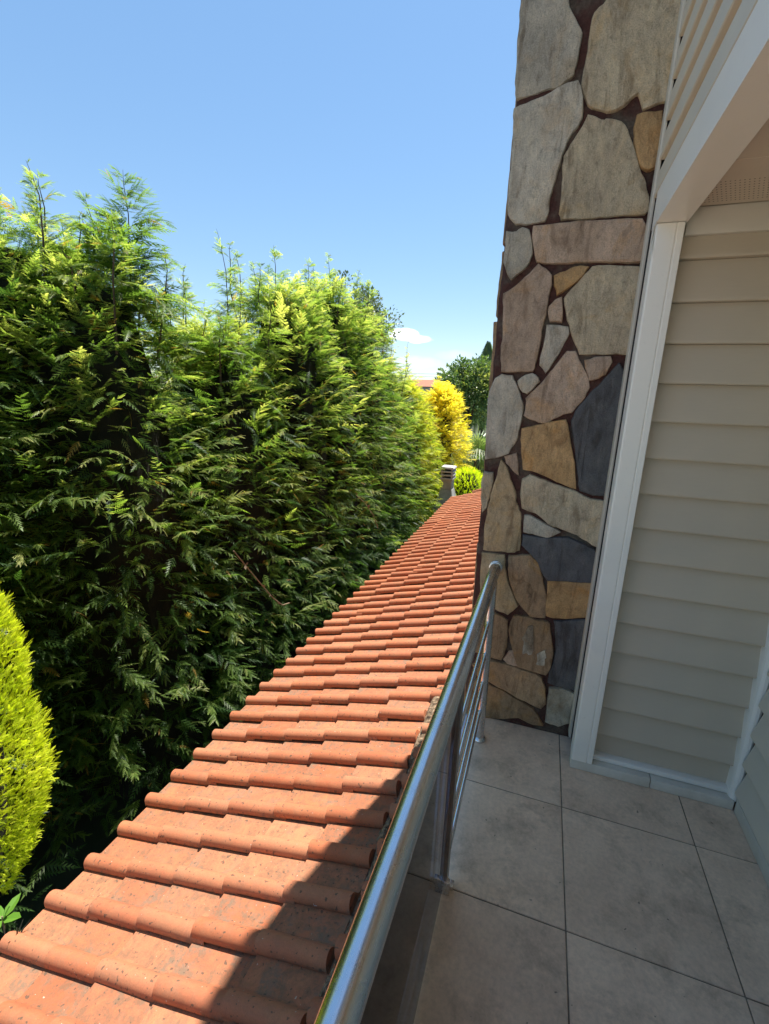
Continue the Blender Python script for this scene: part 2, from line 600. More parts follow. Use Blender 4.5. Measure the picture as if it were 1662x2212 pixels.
# ================================================================== siding
PITCH = .1285
PLANK = [(.0, .0), (.027, .0), (.0295, .0035), (.0295, .009), (.0285, .014), (.0025, .1275), (.0, .1285)]
sw = thing('siding_wall', 'beige horizontal vinyl siding on the end wall facing the camera', 'wall', (.34, 1.872, .0))
pd = None
for k in range(17):
    z = .036 + .1285 * k if k else .0505
    if k == 0:
        prof = [(.0, .0), (.006, .0), (.0075, .110), (.0, .1135)]
        prism_obj('plank', prof, (0, 0, .052), (0, -1, 0), (0, 0, 1), (1, 0, 0), .505, M['vinyl_x'], sw)
        continue
    o = prism_obj('plank', PLANK, (0, 0, .0365 + .1285 * k), (0, -1, 0), (0, 0, 1), (1, 0, 0), .505, M['vinyl_x'], sw, data=pd)
    pd = o.data
local(sw, box_obj('starter_strip', (.345, .834, 1.833, 1.868, .0465, .066), M['white_trim'], bevel=.002))
local(sw, box_obj('frieze_trim', (.352, .838, 1.838, 1.868, 2.030, 2.108), M['cream_trim'], bevel=.003))
local(sw, box_obj('backing', (.30, .848, 1.8705, 1.99, .047, 2.2), M['black_gap']))

sr = thing('siding_wall', 'pale horizontal vinyl siding on the side wall at the right edge', 'wall', (.868, 1.800, 0))
pd = None
for k in range(17):
    o = prism_obj('plank', PLANK, (0, 0, .079 + .1285 * k), (-1, 0, 0), (0, 0, 1), (0, -1, 0), 4.8, M['vinyl_y'], sr, data=pd)
    pd = o.data
local(sr, box_obj('starter_strip', (.852, .8675, -3, 1.815, .062, .078), M['white_trim'], bevel=.002))

su = thing('siding_wall', 'pale lapped siding of the upper storey above the white beam', 'wall', (.275, 1.93, 2.17))
UP = [(.0, .0), (.013, .0), (.016, .003), (.016, .012), (.0135, .016), (.0125, .075), (.004, .092), (.0, .110)]
pd = None
for k in range(22):
    o = prism_obj('plank', UP, (0, 0, .004 + .11 * k), (-1, 0, 0), (0, 0, 1), (0, -1, 0), 4.9, M['vinyl_y'], su, data=pd)
    pd = o.data
local(su, box_obj('edge_channel', (.2560, .2655, 1.934, 1.985, .047, 5.2), M['cream_trim'], bevel=.001))
local(su, box_obj('backing', (.2765, .2845, -3, 1.99, 2.165, 5.2), M['black_gap']))
local(su, box_obj('gap_shade_strip', (.266, .275, 1.87, 1.984, .05, 2.16), M['black_gap']))  # black strip put in for the shade between channel and post

# white corner post with rounded beads
cpst = thing('corner_post', 'tall white vinyl corner post between stone pillar and siding', 'trim', (.26, 1.8, .046))
prof = [(0, 0), (.0, .010), (-.004, .014), (-.004, .068), (.0, .0715), (.0, .078), (.006, .0805), (.03, .0805), (.03, .0), (.012, -.0)]
prof = [(.0, .006), (.0015, .0015), (.006, .0), (.056, .0), (.058, .0025), (.0615, .0025), (.063, .0), (.079, .0), (.081, .0025), (.081, .05), (.012, .05), (.012, .068), (.0, .068)]
prism_obj('post_cover', [(p[0], p[1]) for p in prof], (.0012, 0, 0), (1, 0, 0), (0, 1, 0), (0, 0, 1), 2.012, M['white_trim'], cpst)
tf = bmesh.new()
ring = [(.2565, 2.055), (.2545, 2.00), (.2570, 1.955), (.2595, 1.99), (.2605, 2.04), (.2635, 2.075), (.2600, 2.10)]
vs_ = [tf.verts.new((x, 1.795 + .012 * math.sin(i * 2.1), z)) for i, (x, z) in enumerate(ring)]
tf.faces.new(vs_)
bmesh.ops.solidify(tf, geom=tf.faces[:], thickness=.0016)
local(cpst, bm_obj('peeled_film', tf, M['white_trim']))

ic = thing('inside_corner_trim', 'slim white vertical trim in the inner corner of the balcony', 'trim', (.83, 1.83, .03))
prism_obj('trim_cover', [(0, .0), (.003, -.012), (.012, -.020), (.022, -.022), (.030, -.018), (.033, .0), (.033, .035), (0, .035)], (.0015, 0, .008), (1, 0, 0), (0, 1, 0), (0, 0, 1), 2.0, M['white_trim'], ic)

fb = thing('fascia_beam', 'white boxed beam along the top of the balcony opening', 'beam', (.26, 1.8, 2.06))
prism_obj('beam_cover', [(.0, .0), (.0, .112), (.020, .112), (.020, .004), (.083, .004), (.083, .045), (.0885, .045), (.0885, .0)], (0, -.0, 0), (1, 0, 0), (0, 0, 1), (0, -1, 0), 4.8, M['white_trim'], fb)
prism_obj('beam_end', [(.0, .0), (.0, .112), (.0885, .112), (.0885, .0)], (0, .071, 0), (1, 0, 0), (0, 0, 1), (0, -1, 0), .070, M['white_trim'], fb)

so = thing('soffit', 'warm beige soffit panels under the balcony ceiling', 'soffit', (.35, 1.8, 2.1))
for k in range(16):
    w = .30
    y1 = 1.836 - w * k
    local(so, box_obj('panel', (.350, .866, y1 - w + .0022, y1, 2.1085, 2.118), M['vinyl_soffit'], bevel=.002, seg=1))
vb = bmesh.new()
for a in range(44):
    for b in range(9):
        cx, cy = .362 + a * .0112 + (b % 2) * .0056, 1.665 + b * .0175
        r = bmesh.ops.create_circle(vb, cap_ends=True, radius=.0021, segments=6)
        for v in r['verts']:
            v.co = Vector((cx + v.co.x, cy + v.co.y, 2.1082))
vh = local(so, bm_obj('vent_holes', vb, M['black_gap']))
vh['kind'] = 'stuff'
local(so, box_obj('backing', (.345, .868, -3, 1.84, 2.122, 2.19), M['black_gap']))

# ================================================================== stone pillar
pil = thing('stone_pillar', 'tall pillar faced with irregular flat stones in reddish mortar', 'pillar', (0, 2.0, -.8))
def offset_poly(p, d):
    n = len(p)
    out = []
    for i in range(n):
        a, b, c = Vector(p[i - 1]), Vector(p[i]), Vector(p[(i + 1) % n])
        e1, e2 = (b - a).normalized(), (c - b).normalized()
        n1, n2 = Vector((-e1.y, e1.x)), Vector((-e2.y, e2.x))
        m = n1 + n2
        m = n1 if m.length < .2 else m.normalized()
        k = min(1.6, 1 / max(.5, m.dot(n1)))
        out.append(b + m * d * k)
    return out
def ragged(p, amp):
    q = []
    n = len(p)
    for i in range(n):
        a, b = Vector(p[i]), Vector(p[(i + 1) % n])
        q.append(a + Vector((random.uniform(-1, 1), random.uniform(-1, 1))) * amp * .4)
        L = (b - a).length
        k = 1 if L < .05 else 2 if L < .11 else 3
        nn = Vector((-(b - a).y, (b - a).x)).normalized()
        for j in range(1, k + 1):
            t = j / (k + 1)
            q.append(a.lerp(b, t) + nn * random.uniform(-amp, amp))
    return q
def stone(kind, poly, front, back, to3):
    area = sum(poly[i - 1][0] * poly[i][1] - poly[i][0] * poly[i - 1][1] for i in range(len(poly)))
    if area < 0:
        poly = poly[::-1]
    p = ragged(poly, .0022)
    bm = bmesh.new()
    tilt = Vector((random.uniform(-.02, .02), random.uniform(-.02, .02)))
    cen = sum((Vector(q) for q in p), Vector((0, 0))) / len(p)
    rings = []
    for d, dep in ((-.0062, back), (-.005, front + .006), (-.003, front + .0015), (.003, front)):
        r = []
        for q in offset_poly(p, d):
            dd = dep + (tilt.dot(Vector(q) - cen) if dep != back else 0)
            if dep != back:
                dd += .0038 * noise.noise(Vector((q[0] * 22, q[1] * 22, 3.1)))
            r.append(bm.verts.new(to3(q[0], q[1], dd)))
        rings.append(r)
    n = len(p)
    for a, b in zip(rings, rings[1:]):
        for i in range(n):
            bm.faces.new((a[i], a[(i + 1) % n], b[(i + 1) % n], b[i]))
    f = bm.faces.new(rings[-1])
    front_faces = bmesh.ops.triangulate(bm, faces=[f], ngon_method='BEAUTY')['faces']
    fset = set(front_faces)
    for _ in range(3):                            # split the face so that it can be hewn
        es = [e for e in {e for q in fset for e in q.edges} if e.calc_length() > .034 and all(lf in fset for lf in e.link_faces)]
        if not es:
            break
        bmesh.ops.subdivide_edges(bm, edges=es, cuts=1)
        rim = set(rings[-2]) | set(rings[0]) | set(rings[1])
        fset = {q for q in bm.faces if not any(w in rim for w in q.verts)}
        ng = [q for q in fset if len(q.verts) > 3]
        if ng:
            bmesh.ops.triangulate(bm, faces=ng, ngon_method='BEAUTY')
        fset = {q for q in bm.faces if not any(w in rim for w in q.verts)}
    seed = random.uniform(0, 50)
    edge = set(rings[-1])
    ax = (to3(0, 0, 1) - to3(0, 0, 0))
    for w in {w for q in fset for w in q.verts} - edge:
        c3 = w.co
        k = .0055 * noise.noise(Vector((c3.x * 9 + seed, c3.y * 9, c3.z * 6))) + .0035 * noise.noise(Vector((c3.x * 30, c3.y * 30 + seed, c3.z * 22)))
        w.co = c3 + ax * k
    return bm_obj('stone', bm, M[kind], pil, smooth=True, angle=40)

STONES = [
    ('grey', [(-0.235,2.854),(-0.093,2.826),(-0.081,2.788),(-0.059,2.753),(-0.035,2.718),(-0.031,2.702),(-0.034,2.668),(-0.039,2.625),(-0.042,2.6),(-0.06,2.587),(-0.08,2.572),(-0.135,2.57),(-0.176,2.563),(-0.222,2.56),(-0.231,2.61),(-0.234,2.702),(-0.234,2.788)]),
    ('beige', [(0.055,2.798),(0.032,2.773),(0.007,2.756),(0.003,2.73),(0.002,2.659),(-0.003,2.607),(-0.006,2.563),(0.007,2.532),(0.023,2.503),(0.05,2.487),(0.083,2.476),(0.111,2.477),(0.133,2.488),(0.151,2.504),(0.173,2.515),(0.186,2.496),(0.198,2.471),(0.226,2.477),(0.258,2.481),(0.26,2.55),(0.263,2.624),(0.265,2.668),(0.263,2.758)]),
    ('grey', [(-0.226,2.52),(-0.173,2.531),(-0.128,2.541),(-0.086,2.558),(-0.054,2.568),(-0.025,2.569),(-0.014,2.551),(-0.006,2.527),(0.002,2.467),(-0.009,2.445),(-0.026,2.427),(-0.041,2.399),(-0.053,2.359),(-0.061,2.315),(-0.065,2.283),(-0.078,2.231),(-0.077,2.187),(-0.085,2.157),(-0.149,2.152),(-0.186,2.155),(-0.208,2.176),(-0.218,2.21),(-0.222,2.295),(-0.217,2.349),(-0.22,2.42),(-0.225,2.49)]),
    ('beige', [(0.024,2.467),(0.046,2.459),(0.067,2.448),(0.076,2.441),(0.083,2.448),(0.116,2.44),(0.143,2.424),(0.161,2.391),(0.182,2.346),(0.207,2.29),(0.232,2.243),(0.249,2.201),(0.256,2.163),(0.246,2.153),(0.178,2.155),(0.106,2.156),(0.039,2.154),(-0.023,2.157),(-0.031,2.176),(-0.031,2.241),(-0.033,2.291),(-0.04,2.33),(-0.037,2.357),(-0.021,2.389),(-0.002,2.418),(0.013,2.442)]),
    ('ochre', [(0.183,2.449),(0.213,2.452),(0.25,2.45),(0.258,2.401),(0.263,2.349),(0.262,2.31),(0.255,2.291),(0.235,2.287),(0.216,2.3),(0.2,2.327),(0.185,2.371),(0.178,2.415)]),
    ('pink', [(-0.118,2.135),(-0.032,2.137),(0.073,2.137),(0.174,2.134),(0.24,2.131),(0.256,2.101),(0.272,2.005),(0.253,2.001),(0.159,2.005),(0.072,2.011),(-0.017,2.011),(-0.068,2.013),(-0.095,2.022),(-0.107,2.065),(-0.119,2.107)]),
    ('grey', [(-0.216,2.124),(-0.18,2.12),(-0.162,2.131),(-0.139,2.124),(-0.129,2.094),(-0.12,2.048),(-0.128,2.016),(-0.152,1.989),(-0.184,1.965),(-0.202,1.992),(-0.216,2.025),(-0.214,2.075)]),
    ('pink', [(-0.089,2.004),(-0.065,1.988),(-0.041,1.966),(-0.037,1.937),(-0.042,1.912),(-0.045,1.876),(-0.047,1.829),(-0.054,1.788),(-0.056,1.735),(-0.062,1.689),(-0.066,1.647),(-0.071,1.625),(-0.126,1.621),(-0.187,1.62),(-0.195,1.689),(-0.194,1.767),(-0.201,1.862),(-0.206,1.907),(-0.176,1.925),(-0.144,1.949),(-0.116,1.973)]),
    ('ochre', [(0.028,1.984),(0.057,1.991),(0.082,1.988),(0.071,1.964),(0.036,1.934),(-0.008,1.904),(-0.02,1.933),(-0.024,1.962)]),
    ('pink', [(-0.032,1.858),(-0.014,1.877),(0.004,1.886),(0.01,1.849),(0.013,1.807),(-0.022,1.808),(-0.031,1.836)]),
    ('grey', [(-0.031,1.788),(0.01,1.787),(0.04,1.781),(0.045,1.761),(0.032,1.727),(0.018,1.69),(-0.004,1.648),(-0.02,1.622),(-0.042,1.647),(-0.039,1.69),(-0.033,1.739)]),
    ('beige', [(0.103,1.987),(0.155,1.988),(0.26,1.977),(0.272,1.945),(0.27,1.894),(0.269,1.843),(0.274,1.787),(0.275,1.726),(0.266,1.69),(0.204,1.69),(0.129,1.688),(0.099,1.69),(0.081,1.723),(0.055,1.779),(0.035,1.827),(0.02,1.885),(0.042,1.917),(0.079,1.961)]),
    ('pink', [(0.122,1.66),(0.153,1.671),(0.202,1.674),(0.208,1.657),(0.193,1.616),(0.173,1.602),(0.145,1.594),(0.136,1.619)]),
    ('pink', [(0.051,1.694),(0.079,1.693),(0.105,1.648),(0.128,1.611),(0.145,1.565),(0.131,1.526),(0.113,1.498),(0.093,1.469),(0.064,1.462),(0.027,1.442),(0.006,1.425),(-0.026,1.426),(-0.051,1.435),(-0.081,1.45),(-0.077,1.487),(-0.08,1.515),(-0.048,1.552),(-0.017,1.589),(0.01,1.628),(0.032,1.663)]),
    ('grey', [(-0.118,1.581),(-0.093,1.603),(-0.07,1.609),(-0.048,1.594),(-0.043,1.582),(-0.06,1.56),(-0.082,1.537),(-0.098,1.543),(-0.112,1.563)]),
    ('grey', [(-0.187,1.603),(-0.148,1.6),(-0.134,1.574),(-0.113,1.53),(-0.094,1.478),(-0.096,1.441),(-0.1,1.399),(-0.104,1.361),(-0.114,1.331),(-0.135,1.291),(-0.172,1.273),(-0.222,1.262),(-0.226,1.354),(-0.227,1.439),(-0.231,1.51),(-0.222,1.556),(-0.209,1.589)]),
    ('ochre', [(-0.083,1.392),(-0.032,1.407),(0.029,1.424),(0.075,1.433),(0.092,1.385),(0.113,1.312),(0.13,1.251),(0.145,1.167),(0.11,1.177),(0.052,1.2),(-0.012,1.224),(-0.062,1.231),(-0.071,1.278),(-0.083,1.35)]),
    ('slate', [(0.239,1.65),(0.254,1.628),(0.272,1.602),(0.275,1.557),(0.279,1.462),(0.272,1.411),(0.274,1.344),(0.277,1.242),(0.279,1.176),(0.272,1.15),(0.215,1.147),(0.167,1.161),(0.15,1.232),(0.132,1.314),(0.117,1.374),(0.102,1.434),(0.112,1.474),(0.14,1.515),(0.161,1.55),(0.187,1.577),(0.214,1.616)]),
    ('beige', [(-0.061,1.183),(-0.034,1.203),(0.008,1.191),(0.058,1.174),(0.14,1.154),(0.211,1.123),(0.272,1.121),(0.275,1.074),(0.276,1.009),(0.275,0.929),(0.243,0.938),(0.179,0.974),(0.116,0.993),(0.061,1.009),(0.007,1.048),(-0.049,1.064),(-0.061,1.117)]),
    ('pink', [(-0.142,1.273),(-0.101,1.287),(-0.091,1.246),(-0.085,1.205),(-0.108,1.227),(-0.135,1.251)]),
    ('tan', [(-0.157,1.256),(-0.143,1.238),(-0.127,1.208),(-0.106,1.161),(-0.089,1.127),(-0.085,1.087),(-0.065,1.048),(-0.055,1.022),(-0.05,0.944),(-0.047,0.874),(-0.067,0.861),(-0.147,0.855),(-0.194,0.855),(-0.198,0.925),(-0.195,0.996),(-0.188,1.067),(-0.18,1.123),(-0.164,1.196)]),
    ('beige', [(-0.223,1.198),(-0.191,1.198),(-0.187,1.158),(-0.195,1.098),(-0.204,1.051),(-0.216,1.031),(-0.225,1.095),(-0.229,1.154)]),
    ('grey', [(-0.035,1.027),(-0.016,1.029),(0.033,1.005),(0.08,0.989),(0.106,0.974),(0.064,0.945),(0.018,0.953),(-0.032,0.96)]),
    ('slate', [(-0.032,0.94),(0.04,0.938),(0.102,0.946),(0.141,0.953),(0.204,0.933),(0.246,0.916),(0.269,0.874),(0.276,0.807),(0.263,0.777),(0.164,0.767),(0.086,0.756),(0.056,0.799),(0.034,0.839),(0.001,0.871),(-0.032,0.9)]),
    ('tan', [(-0.199,0.835),(-0.107,0.836),(-0.099,0.772),(-0.078,0.706),(-0.049,0.649),(-0.029,0.612),(-0.047,0.586),(-0.065,0.565),(-0.123,0.581),(-0.188,0.605),(-0.197,0.717)]),
    ('brown', [(-0.083,0.837),(0.001,0.852),(0.034,0.827),(0.054,0.78),(0.072,0.719),(0.089,0.657),(0.092,0.578),(0.034,0.571),(-0.006,0.612),(-0.037,0.651),(-0.063,0.708),(-0.08,0.78)]),
    ('ochre', [(0.092,0.748),(0.183,0.759),(0.263,0.766),(0.268,0.69),(0.271,0.614),(0.203,0.596),(0.129,0.585),(0.102,0.589),(0.096,0.658)]),
    ('slate', [(0.139,0.565),(0.205,0.583),(0.266,0.595),(0.268,0.495),(0.268,0.382),(0.264,0.289),(0.262,0.251),(0.219,0.253),(0.147,0.263),(0.145,0.315),(0.158,0.37),(0.163,0.426),(0.151,0.5)]),
    ('brown', [(-0.032,0.558),(0.035,0.562),(0.048,0.555),(0.094,0.556),(0.114,0.551),(0.129,0.487),(0.144,0.408),(0.142,0.342),(0.127,0.303),(0.062,0.309),(0.009,0.315),(-0.012,0.362),(-0.035,0.428),(-0.049,0.485),(-0.045,0.523)]),
    ('brown', [(-0.146,0.558),(-0.096,0.545),(-0.065,0.528),(-0.06,0.469),(-0.057,0.418),(-0.065,0.354),(-0.075,0.328),(-0.127,0.335),(-0.2,0.343),(-0.204,0.547)]),
    ('pink', [(-0.059,0.332),(-0.038,0.373),(-0.026,0.378),(-0.01,0.339),(0.001,0.313),(-0.041,0.317)]),
    ('brown', [(-0.112,0.31),(-0.04,0.308),(0.01,0.301),(0.084,0.29),(0.11,0.278),(0.131,0.226),(0.142,0.151),(0.127,0.124),(0.081,0.134),(0.016,0.156),(-0.045,0.179),(-0.115,0.205),(-0.178,0.225),(-0.195,0.27)]),
    ('brown', [(-0.117,0.18),(-0.047,0.163),(0.018,0.136),(0.092,0.107),(0.12,0.07),(0.141,0.036),(0.1,0.029),(0.036,0.046),(-0.055,0.014),(-0.12,0.005),(-0.209,0.001),(-0.202,0.193)]),
    ('white', [(0.155,0.232),(0.208,0.246),(0.256,0.23),(0.253,0.167),(0.252,0.079),(0.212,0.047),(0.159,0.057),(0.157,0.14)]),
]

for kind, poly in STONES:
    o = stone(kind, poly, 1.985 + random.uniform(-.003, .003), 2.006, lambda a, b, d: Vector((a, d - 2.0, b + .8)))
    if kind == 'white':
        o['label'] = 'pale stone patched with white plaster'
    elif kind == 'slate':
        o['label'] = 'dark blue grey slate'
# two pale plaster scabs on the brown stone beside the railing post
for pts in ([(.022, .499), (.028, .523), (.039, .532), (.05, .532), (.056, .484), (.065, .417), (.058, .392), (.046, .387), (.033, .395), (.018, .385), (.017, .42), (.018, .448), (.01, .465)],
            [(.095, .414), (.113, .425), (.117, .406), (.122, .393), (.116, .382), (.118, .35), (.102, .346), (.082, .348), (.086, .37), (.081, .397)]):
    bm = bmesh.new()
    pp = ragged(pts, .0015)
    fr = [bm.verts.new((a, -.0225, c + .8)) for a, c in pp]
    bk = [bm.verts.new((a, -.008, c + .8)) for a, c in pp]
    bm.faces.new(fr)
    for k in range(len(pp)):
        bm.faces.new((fr[k], fr[(k + 1) % len(pp)], bk[(k + 1) % len(pp)], bk[k]))
    bm_obj('plaster_scab', bm, M['white'], pil)
# stones of the side face, standing slightly proud of the arris
for z0, z1, pr, kd in ((-.55, -.08, .002, 'brown'), (-.03, .42, .003, 'tan'), (.47, .86, .003, 'grey'), (.90, 1.36, .002, 'beige'), (1.41, 1.80, .013, 'pink'), (1.84, 2.06, .009, 'grey'), (2.11, 2.6, .002, 'beige'), (2.65, 3.2, .003, 'grey')):
    yy = [2.055, 2.40, 2.45, 2.86, 2.9, 3.22]
    for a, b in ((0, 1), (2, 3), (4, 5)):
        poly = [(yy[a], z0), (yy[b], z0 + random.uniform(-.02, .02)), (yy[b] + random.uniform(-.02, .02), z1), (yy[a], z1 + random.uniform(-.02, .02))]
        stone('brown', poly, -.231 - pr, -.215, lambda p, q, d: Vector((d, p - 2.0, q + .8)))
# mortar bed: a rounded arris, rough joints
path = [(.305, 2.0), (.24, 2.0), (.18, 2.0), (.12, 2.0), (.06, 2.0), (.0, 2.0), (-.06, 2.0), (-.12, 2.0), (-.17, 2.0), (-.20, 2.001), (-.215, 2.006), (-.224, 2.016), (-.2285, 2.032), (-.229, 2.06), (-.229, 2.2), (-.229, 2.6), (-.229, 3.26), (.305, 3.26)]
mv, mf = [], []
zs = np.arange(-.8, 5.21, .03)
for z in zs:
    for i, (x, y) in enumerate(path):
        k = .006 if i < 16 else 0
        dn = noise.noise(Vector((x * 14, y * 14, z * 14))) + .5 * noise.noise(Vector((x * 50, y * 50, z * 50)))
        nx, ny = (0, -1) if i < 9 else ((-1, 0) if i > 12 else (-.7, -.7))
        mv.append((x + nx * k * dn, y + ny * k * dn - 2.0, z + .8))
n = len(path)
for j in range(len(zs) - 1):
    for i in range(n):
        a, b = j * n + i, j * n + (i + 1) % n
        mf.append((a, b, b + n, a + n))
mesh_obj('mortar_bed', mv, mf, M['mortar'], pil, smooth=True)

# ================================================================== railing
rl = thing('balcony_railing', 'brushed stainless steel balcony railing beside the tiled roof', 'railing', (-.13, 1.9, 0))
RX, RZ, RR = -.142, .792, .0248
def rp(*p):
    return tuple(Vector(p) - rl.location)
bm = bmesh.new()
add_tube(bm, [rp(-.136, 1.965, RZ - .006)] + [rp(-.136 - .0103 * (1.965 - yy), yy, RZ - .002 * (yy > 1.2)) for yy in (1.6, .8, 0, -1, -2, -3)], RR, 40)
bm_obj('handrail', bm, M['steel'], rl, smooth=True, angle=50)
bm = bmesh.new()
ey = [(1.956, .0248), (1.957, .0275), (1.966, .0275), (1.967, .0255), (1.971, .0255), (1.972, .0285), (1.981, .0285), (1.9835, .026)]
add_tube(bm, [rp(-.136, a, RZ - .006) for a, _ in ey], [r for _, r in ey], 32)
bm_obj('end_cap', bm, M['steel'], rl, smooth=True, angle=35)
PX, PY = -.1265, 1.833
tube_obj('post', [rp(PX, PY, .004), rp(PX - .008, PY, RZ - .012)], .0205, M['steel'], rl, 28)
fl = [(.001, .0305), (.006, .0305), (.012, .0285), (.017, .0225), (.019, .0208)]
bm = bmesh.new()
add_tube(bm, [rp(PX, PY, a) for a, _ in fl], [r for _, r in fl], 28)
bm_obj('base_flange', bm, M['steel'], rl, smooth=True, angle=35)
def flat_post(yc):
    xc = -.139 - .010 * (1.137 - yc)
    for dx, z0 in ((-.0035, .034), (.0035, .012)):
        local(rl, box_obj('flat_bar', (xc + dx - .0034, xc + dx + .0034, yc - .022, yc + .022 - (.002 if dx < 0 else 0), z0, RZ - .018), M['steel_dull'], None, bevel=.001, seg=1))
    local(rl, box_obj('clamp_bracket', (-.157, -.121, yc - .030, yc - .012, .0012, .052), M['steel'], bevel=.002))
    local(rl, box_obj('clamp_bracket', (-.135, -.112, yc - .010, yc + .014, .0012, .018), M['steel'], bevel=.002))
flat_post(1.137)
flat_post(-.75)
for z in (.590, .441, .300, .155):
    o = tube_obj('rod', [rp(-.1335, 1.823, z), rp(-.1365, 1.14, z)], .0078, M['steel'], rl, 14)
    o2 = tube_obj('ferrule', [rp(-.133, 1.802, z), rp(-.133, 1.816, z)], .0098, M['steel'], o, 14)
local(rl, box_obj('glass_panel', (-.1515, -.1435, -.70, 1.112, .006, RZ - .05), M['glass'], bevel=.001, seg=1))

# ================================================================== tiled roof
AL = R_(17)
TA = math.tan(AL)
RB = -.590
def rz(x):
    return RB + TA * (x + .232)
RO = Vector((-2.18, .0, rz(-2.18)))
roof = thing('tiled_roof', 'terracotta tiled lean-to roof sloping down to the hedge', 'roof', RO)
PROF = [(.000, .019), (.0003, .030), (.0035, .044), (.011, .056), (.024, .065), (.041, .068), (.058, .0635), (.072, .051), (.084, .034), (.094, .019), (.106, .0125), (.205, .011), (.234, .0095)]
def tile_mesh(length, lift=.024, taper=.0, seed=0, solid=False):
    r = random.Random(seed)
    v, f = [], []
    n = len(PROF)
    us = (0.0, length)
    for u in us:
        k = lift * (1 - u / .40)
        s = 1 - taper * u / length
        for p in PROF:
            v.append((u, p[0], p[1] * (s if p[1] > .02 else 1) + k))
    for i in range(n - 1):
        f.append((i + 1, i, n + i, n + i + 1))
    b0 = len(v)
    for p in PROF:                       # thickness of the lower end
        v.append((.004, p[0], (-.03 if solid == 2 else max(p[1] - .0135, -.003)) + lift))
    for i in range(n - 1):
        f.append((i, i + 1, b0 + i + 1, b0 + i))
    if solid:                            # mortared upper end
        b2 = len(v)
        for p in PROF:
            v.append((length, p[0], -.03))
        for i in range(n - 1):
            f.append((n + i + 1, n + i, b2 + i, b2 + i + 1))
    b1 = len(v)                          # thickness of the near lip
    v.append((length, .004, .014))
    v.append((0, .004, .014 + lift * .95))
    f.append((0, b1 + 1, b1, n))
    me = bpy.data.meshes.new('tile')
    me.from_pydata(v, [], f)
    me.polygons.foreach_set('use_smooth', [True] * len(me.polygons))
    me.set_sharp_from_angle(angle=R_(42))
    return me
full = tile_mesh(.405)
full.materials.append(M['tile'])
cut = tile_mesh(.335, .024, solid=1)
cut.materials.append(M['tile'])
stub = tile_mesh(.27, .03, solid=2)
stub.materials.append(M['tile_dirty'])
ROT = Matrix.Rotation(-AL, 4, 'Y')
def tile_matrix(x, y, jit=1.0, lift=0.0):
    m = Matrix.Translation(Vector((x + random.uniform(-.006, .006) * jit, y + random.uniform(-.003, .003) * jit, rz(x) + lift + random.uniform(-.002, .003) * jit)) - RO)
    return m @ ROT @ Matrix.Rotation(R_(random.uniform(-.55, .55) * jit), 4, 'Z') @ Matrix.Rotation(R_(random.uniform(-.5, .5) * jit), 4, 'X') @ Matrix.Rotation(R_(random.uniform(-.35, .35) * jit), 4, 'Y')
ROW0, PY_ = .939, .2175
CX = [-2.178, -1.852, -1.526, -1.200, -.874, -.552]
far = bmesh.new()
for j in range(-18, 52):
    y = ROW0 + PY_ * j
    for k, x in enumerate(CX):
        if k == 5 and y < 2.75:
            continue
        me = cut if k == 5 else full
        lift = .0
        if k == 4 and y < 2.75:
            me = cut
        m = tile_matrix(x, y, 1.5)
        if j == 8 and k == 4:
            m = tile_matrix(x, y, 1, .012) @ Matrix.Rotation(R_(1.6), 4, 'Y')
        if j == -1 and k == 2:
            m = m @ Matrix.Translation((0, 0, .012)) @ Matrix.Rotation(R_(1.4), 4, 'X')
        hidden = j < -3 or (k == 5 and y > 5.2) or (k == 4 and y > 8.2)
        if hidden:
            t = bmesh.new()
            t.from_mesh(me)
            t.transform(m)
            tmp = bpy.data.meshes.new('tmp')
            t.to_mesh(tmp)
            t.free()
            far.from_mesh(tmp)
            bpy.data.meshes.remove(tmp)
        else:
            o = mesh_obj('tile', None, None, parent=roof, data=me)
            o.matrix_local = m
fo = bm_obj('covered_tiles', far, M['tile'], roof, smooth=True, angle=42)
fo['kind'] = 'stuff'
# short sooty cut tiles against the balcony wall
for j in range(-4, 8):
    y = ROW0 + PY_ * j + .02
    o = mesh_obj('cut_tile', None, None, parent=roof, data=stub)
    o.matrix_local = tile_matrix(-.512 + random.uniform(-.012, .012), y, 2.5, .012)
    o['label'] = 'short soot stained cut tile by the balcony wall'
for yy, ln in ((2.46, .24), (2.70, .25)):
    t = bmesh.new()
    add_box(t, 0, ln, 0, .19, .0, .014, bevel=.003)
    o = bm_obj('broken_tile', t, M['tile'], roof, smooth=True, angle=35)
    o.matrix_local = tile_matrix(-.50, yy, 1.5, .03)
# bedding mortar between the full tiles and the cut ones
mv, mf = [], []
nx, ny = 28, 230
idx = {}
for a in range(nx):
    for b in range(ny):
        x = -.590 + a * .0125
        y = .15 + b * .0125
        e = noise.noise(Vector((y * 3.1, 7.7, 1))) * .03
        c = abs((x + .520 + e)) / (.030 + .016 * noise.noise(Vector((y * 5, 2, 2))))
        big = 1.0 if y > 2.25 else 0.0
        if big:
            c = min(c, max(0, (abs(x + .44) - .10)) / .03)
        hgt = .050 * max(0, 1.35 - c * c) - .016
        hgt += .020 * noise.noise(Vector((x * 40, y * 40, 5))) + .010 * noise.noise(Vector((x * 95, y * 95, 9)))
        if not big and abs(x + .42) < .17:
            hgt = max(hgt, -.004 + .014 * noise.noise(Vector((x * 30, y * 30, 8))))
        if hgt > -.014:
            idx[a, b] = len(mv)
            mv.append((x - RO.x, y - RO.y, rz(x) + .014 + hgt - RO.z))
for (a, b) in idx:
    q = [(a, b), (a + 1, b), (a + 1, b + 1), (a, b + 1)]
    if all(t in idx for t in q):
        mf.append([idx[t] for t in q])
mo = mesh_obj('bedding_mortar', mv, mf, M['rubble'], roof, smooth=False)
mo['kind'] = 'stuff'
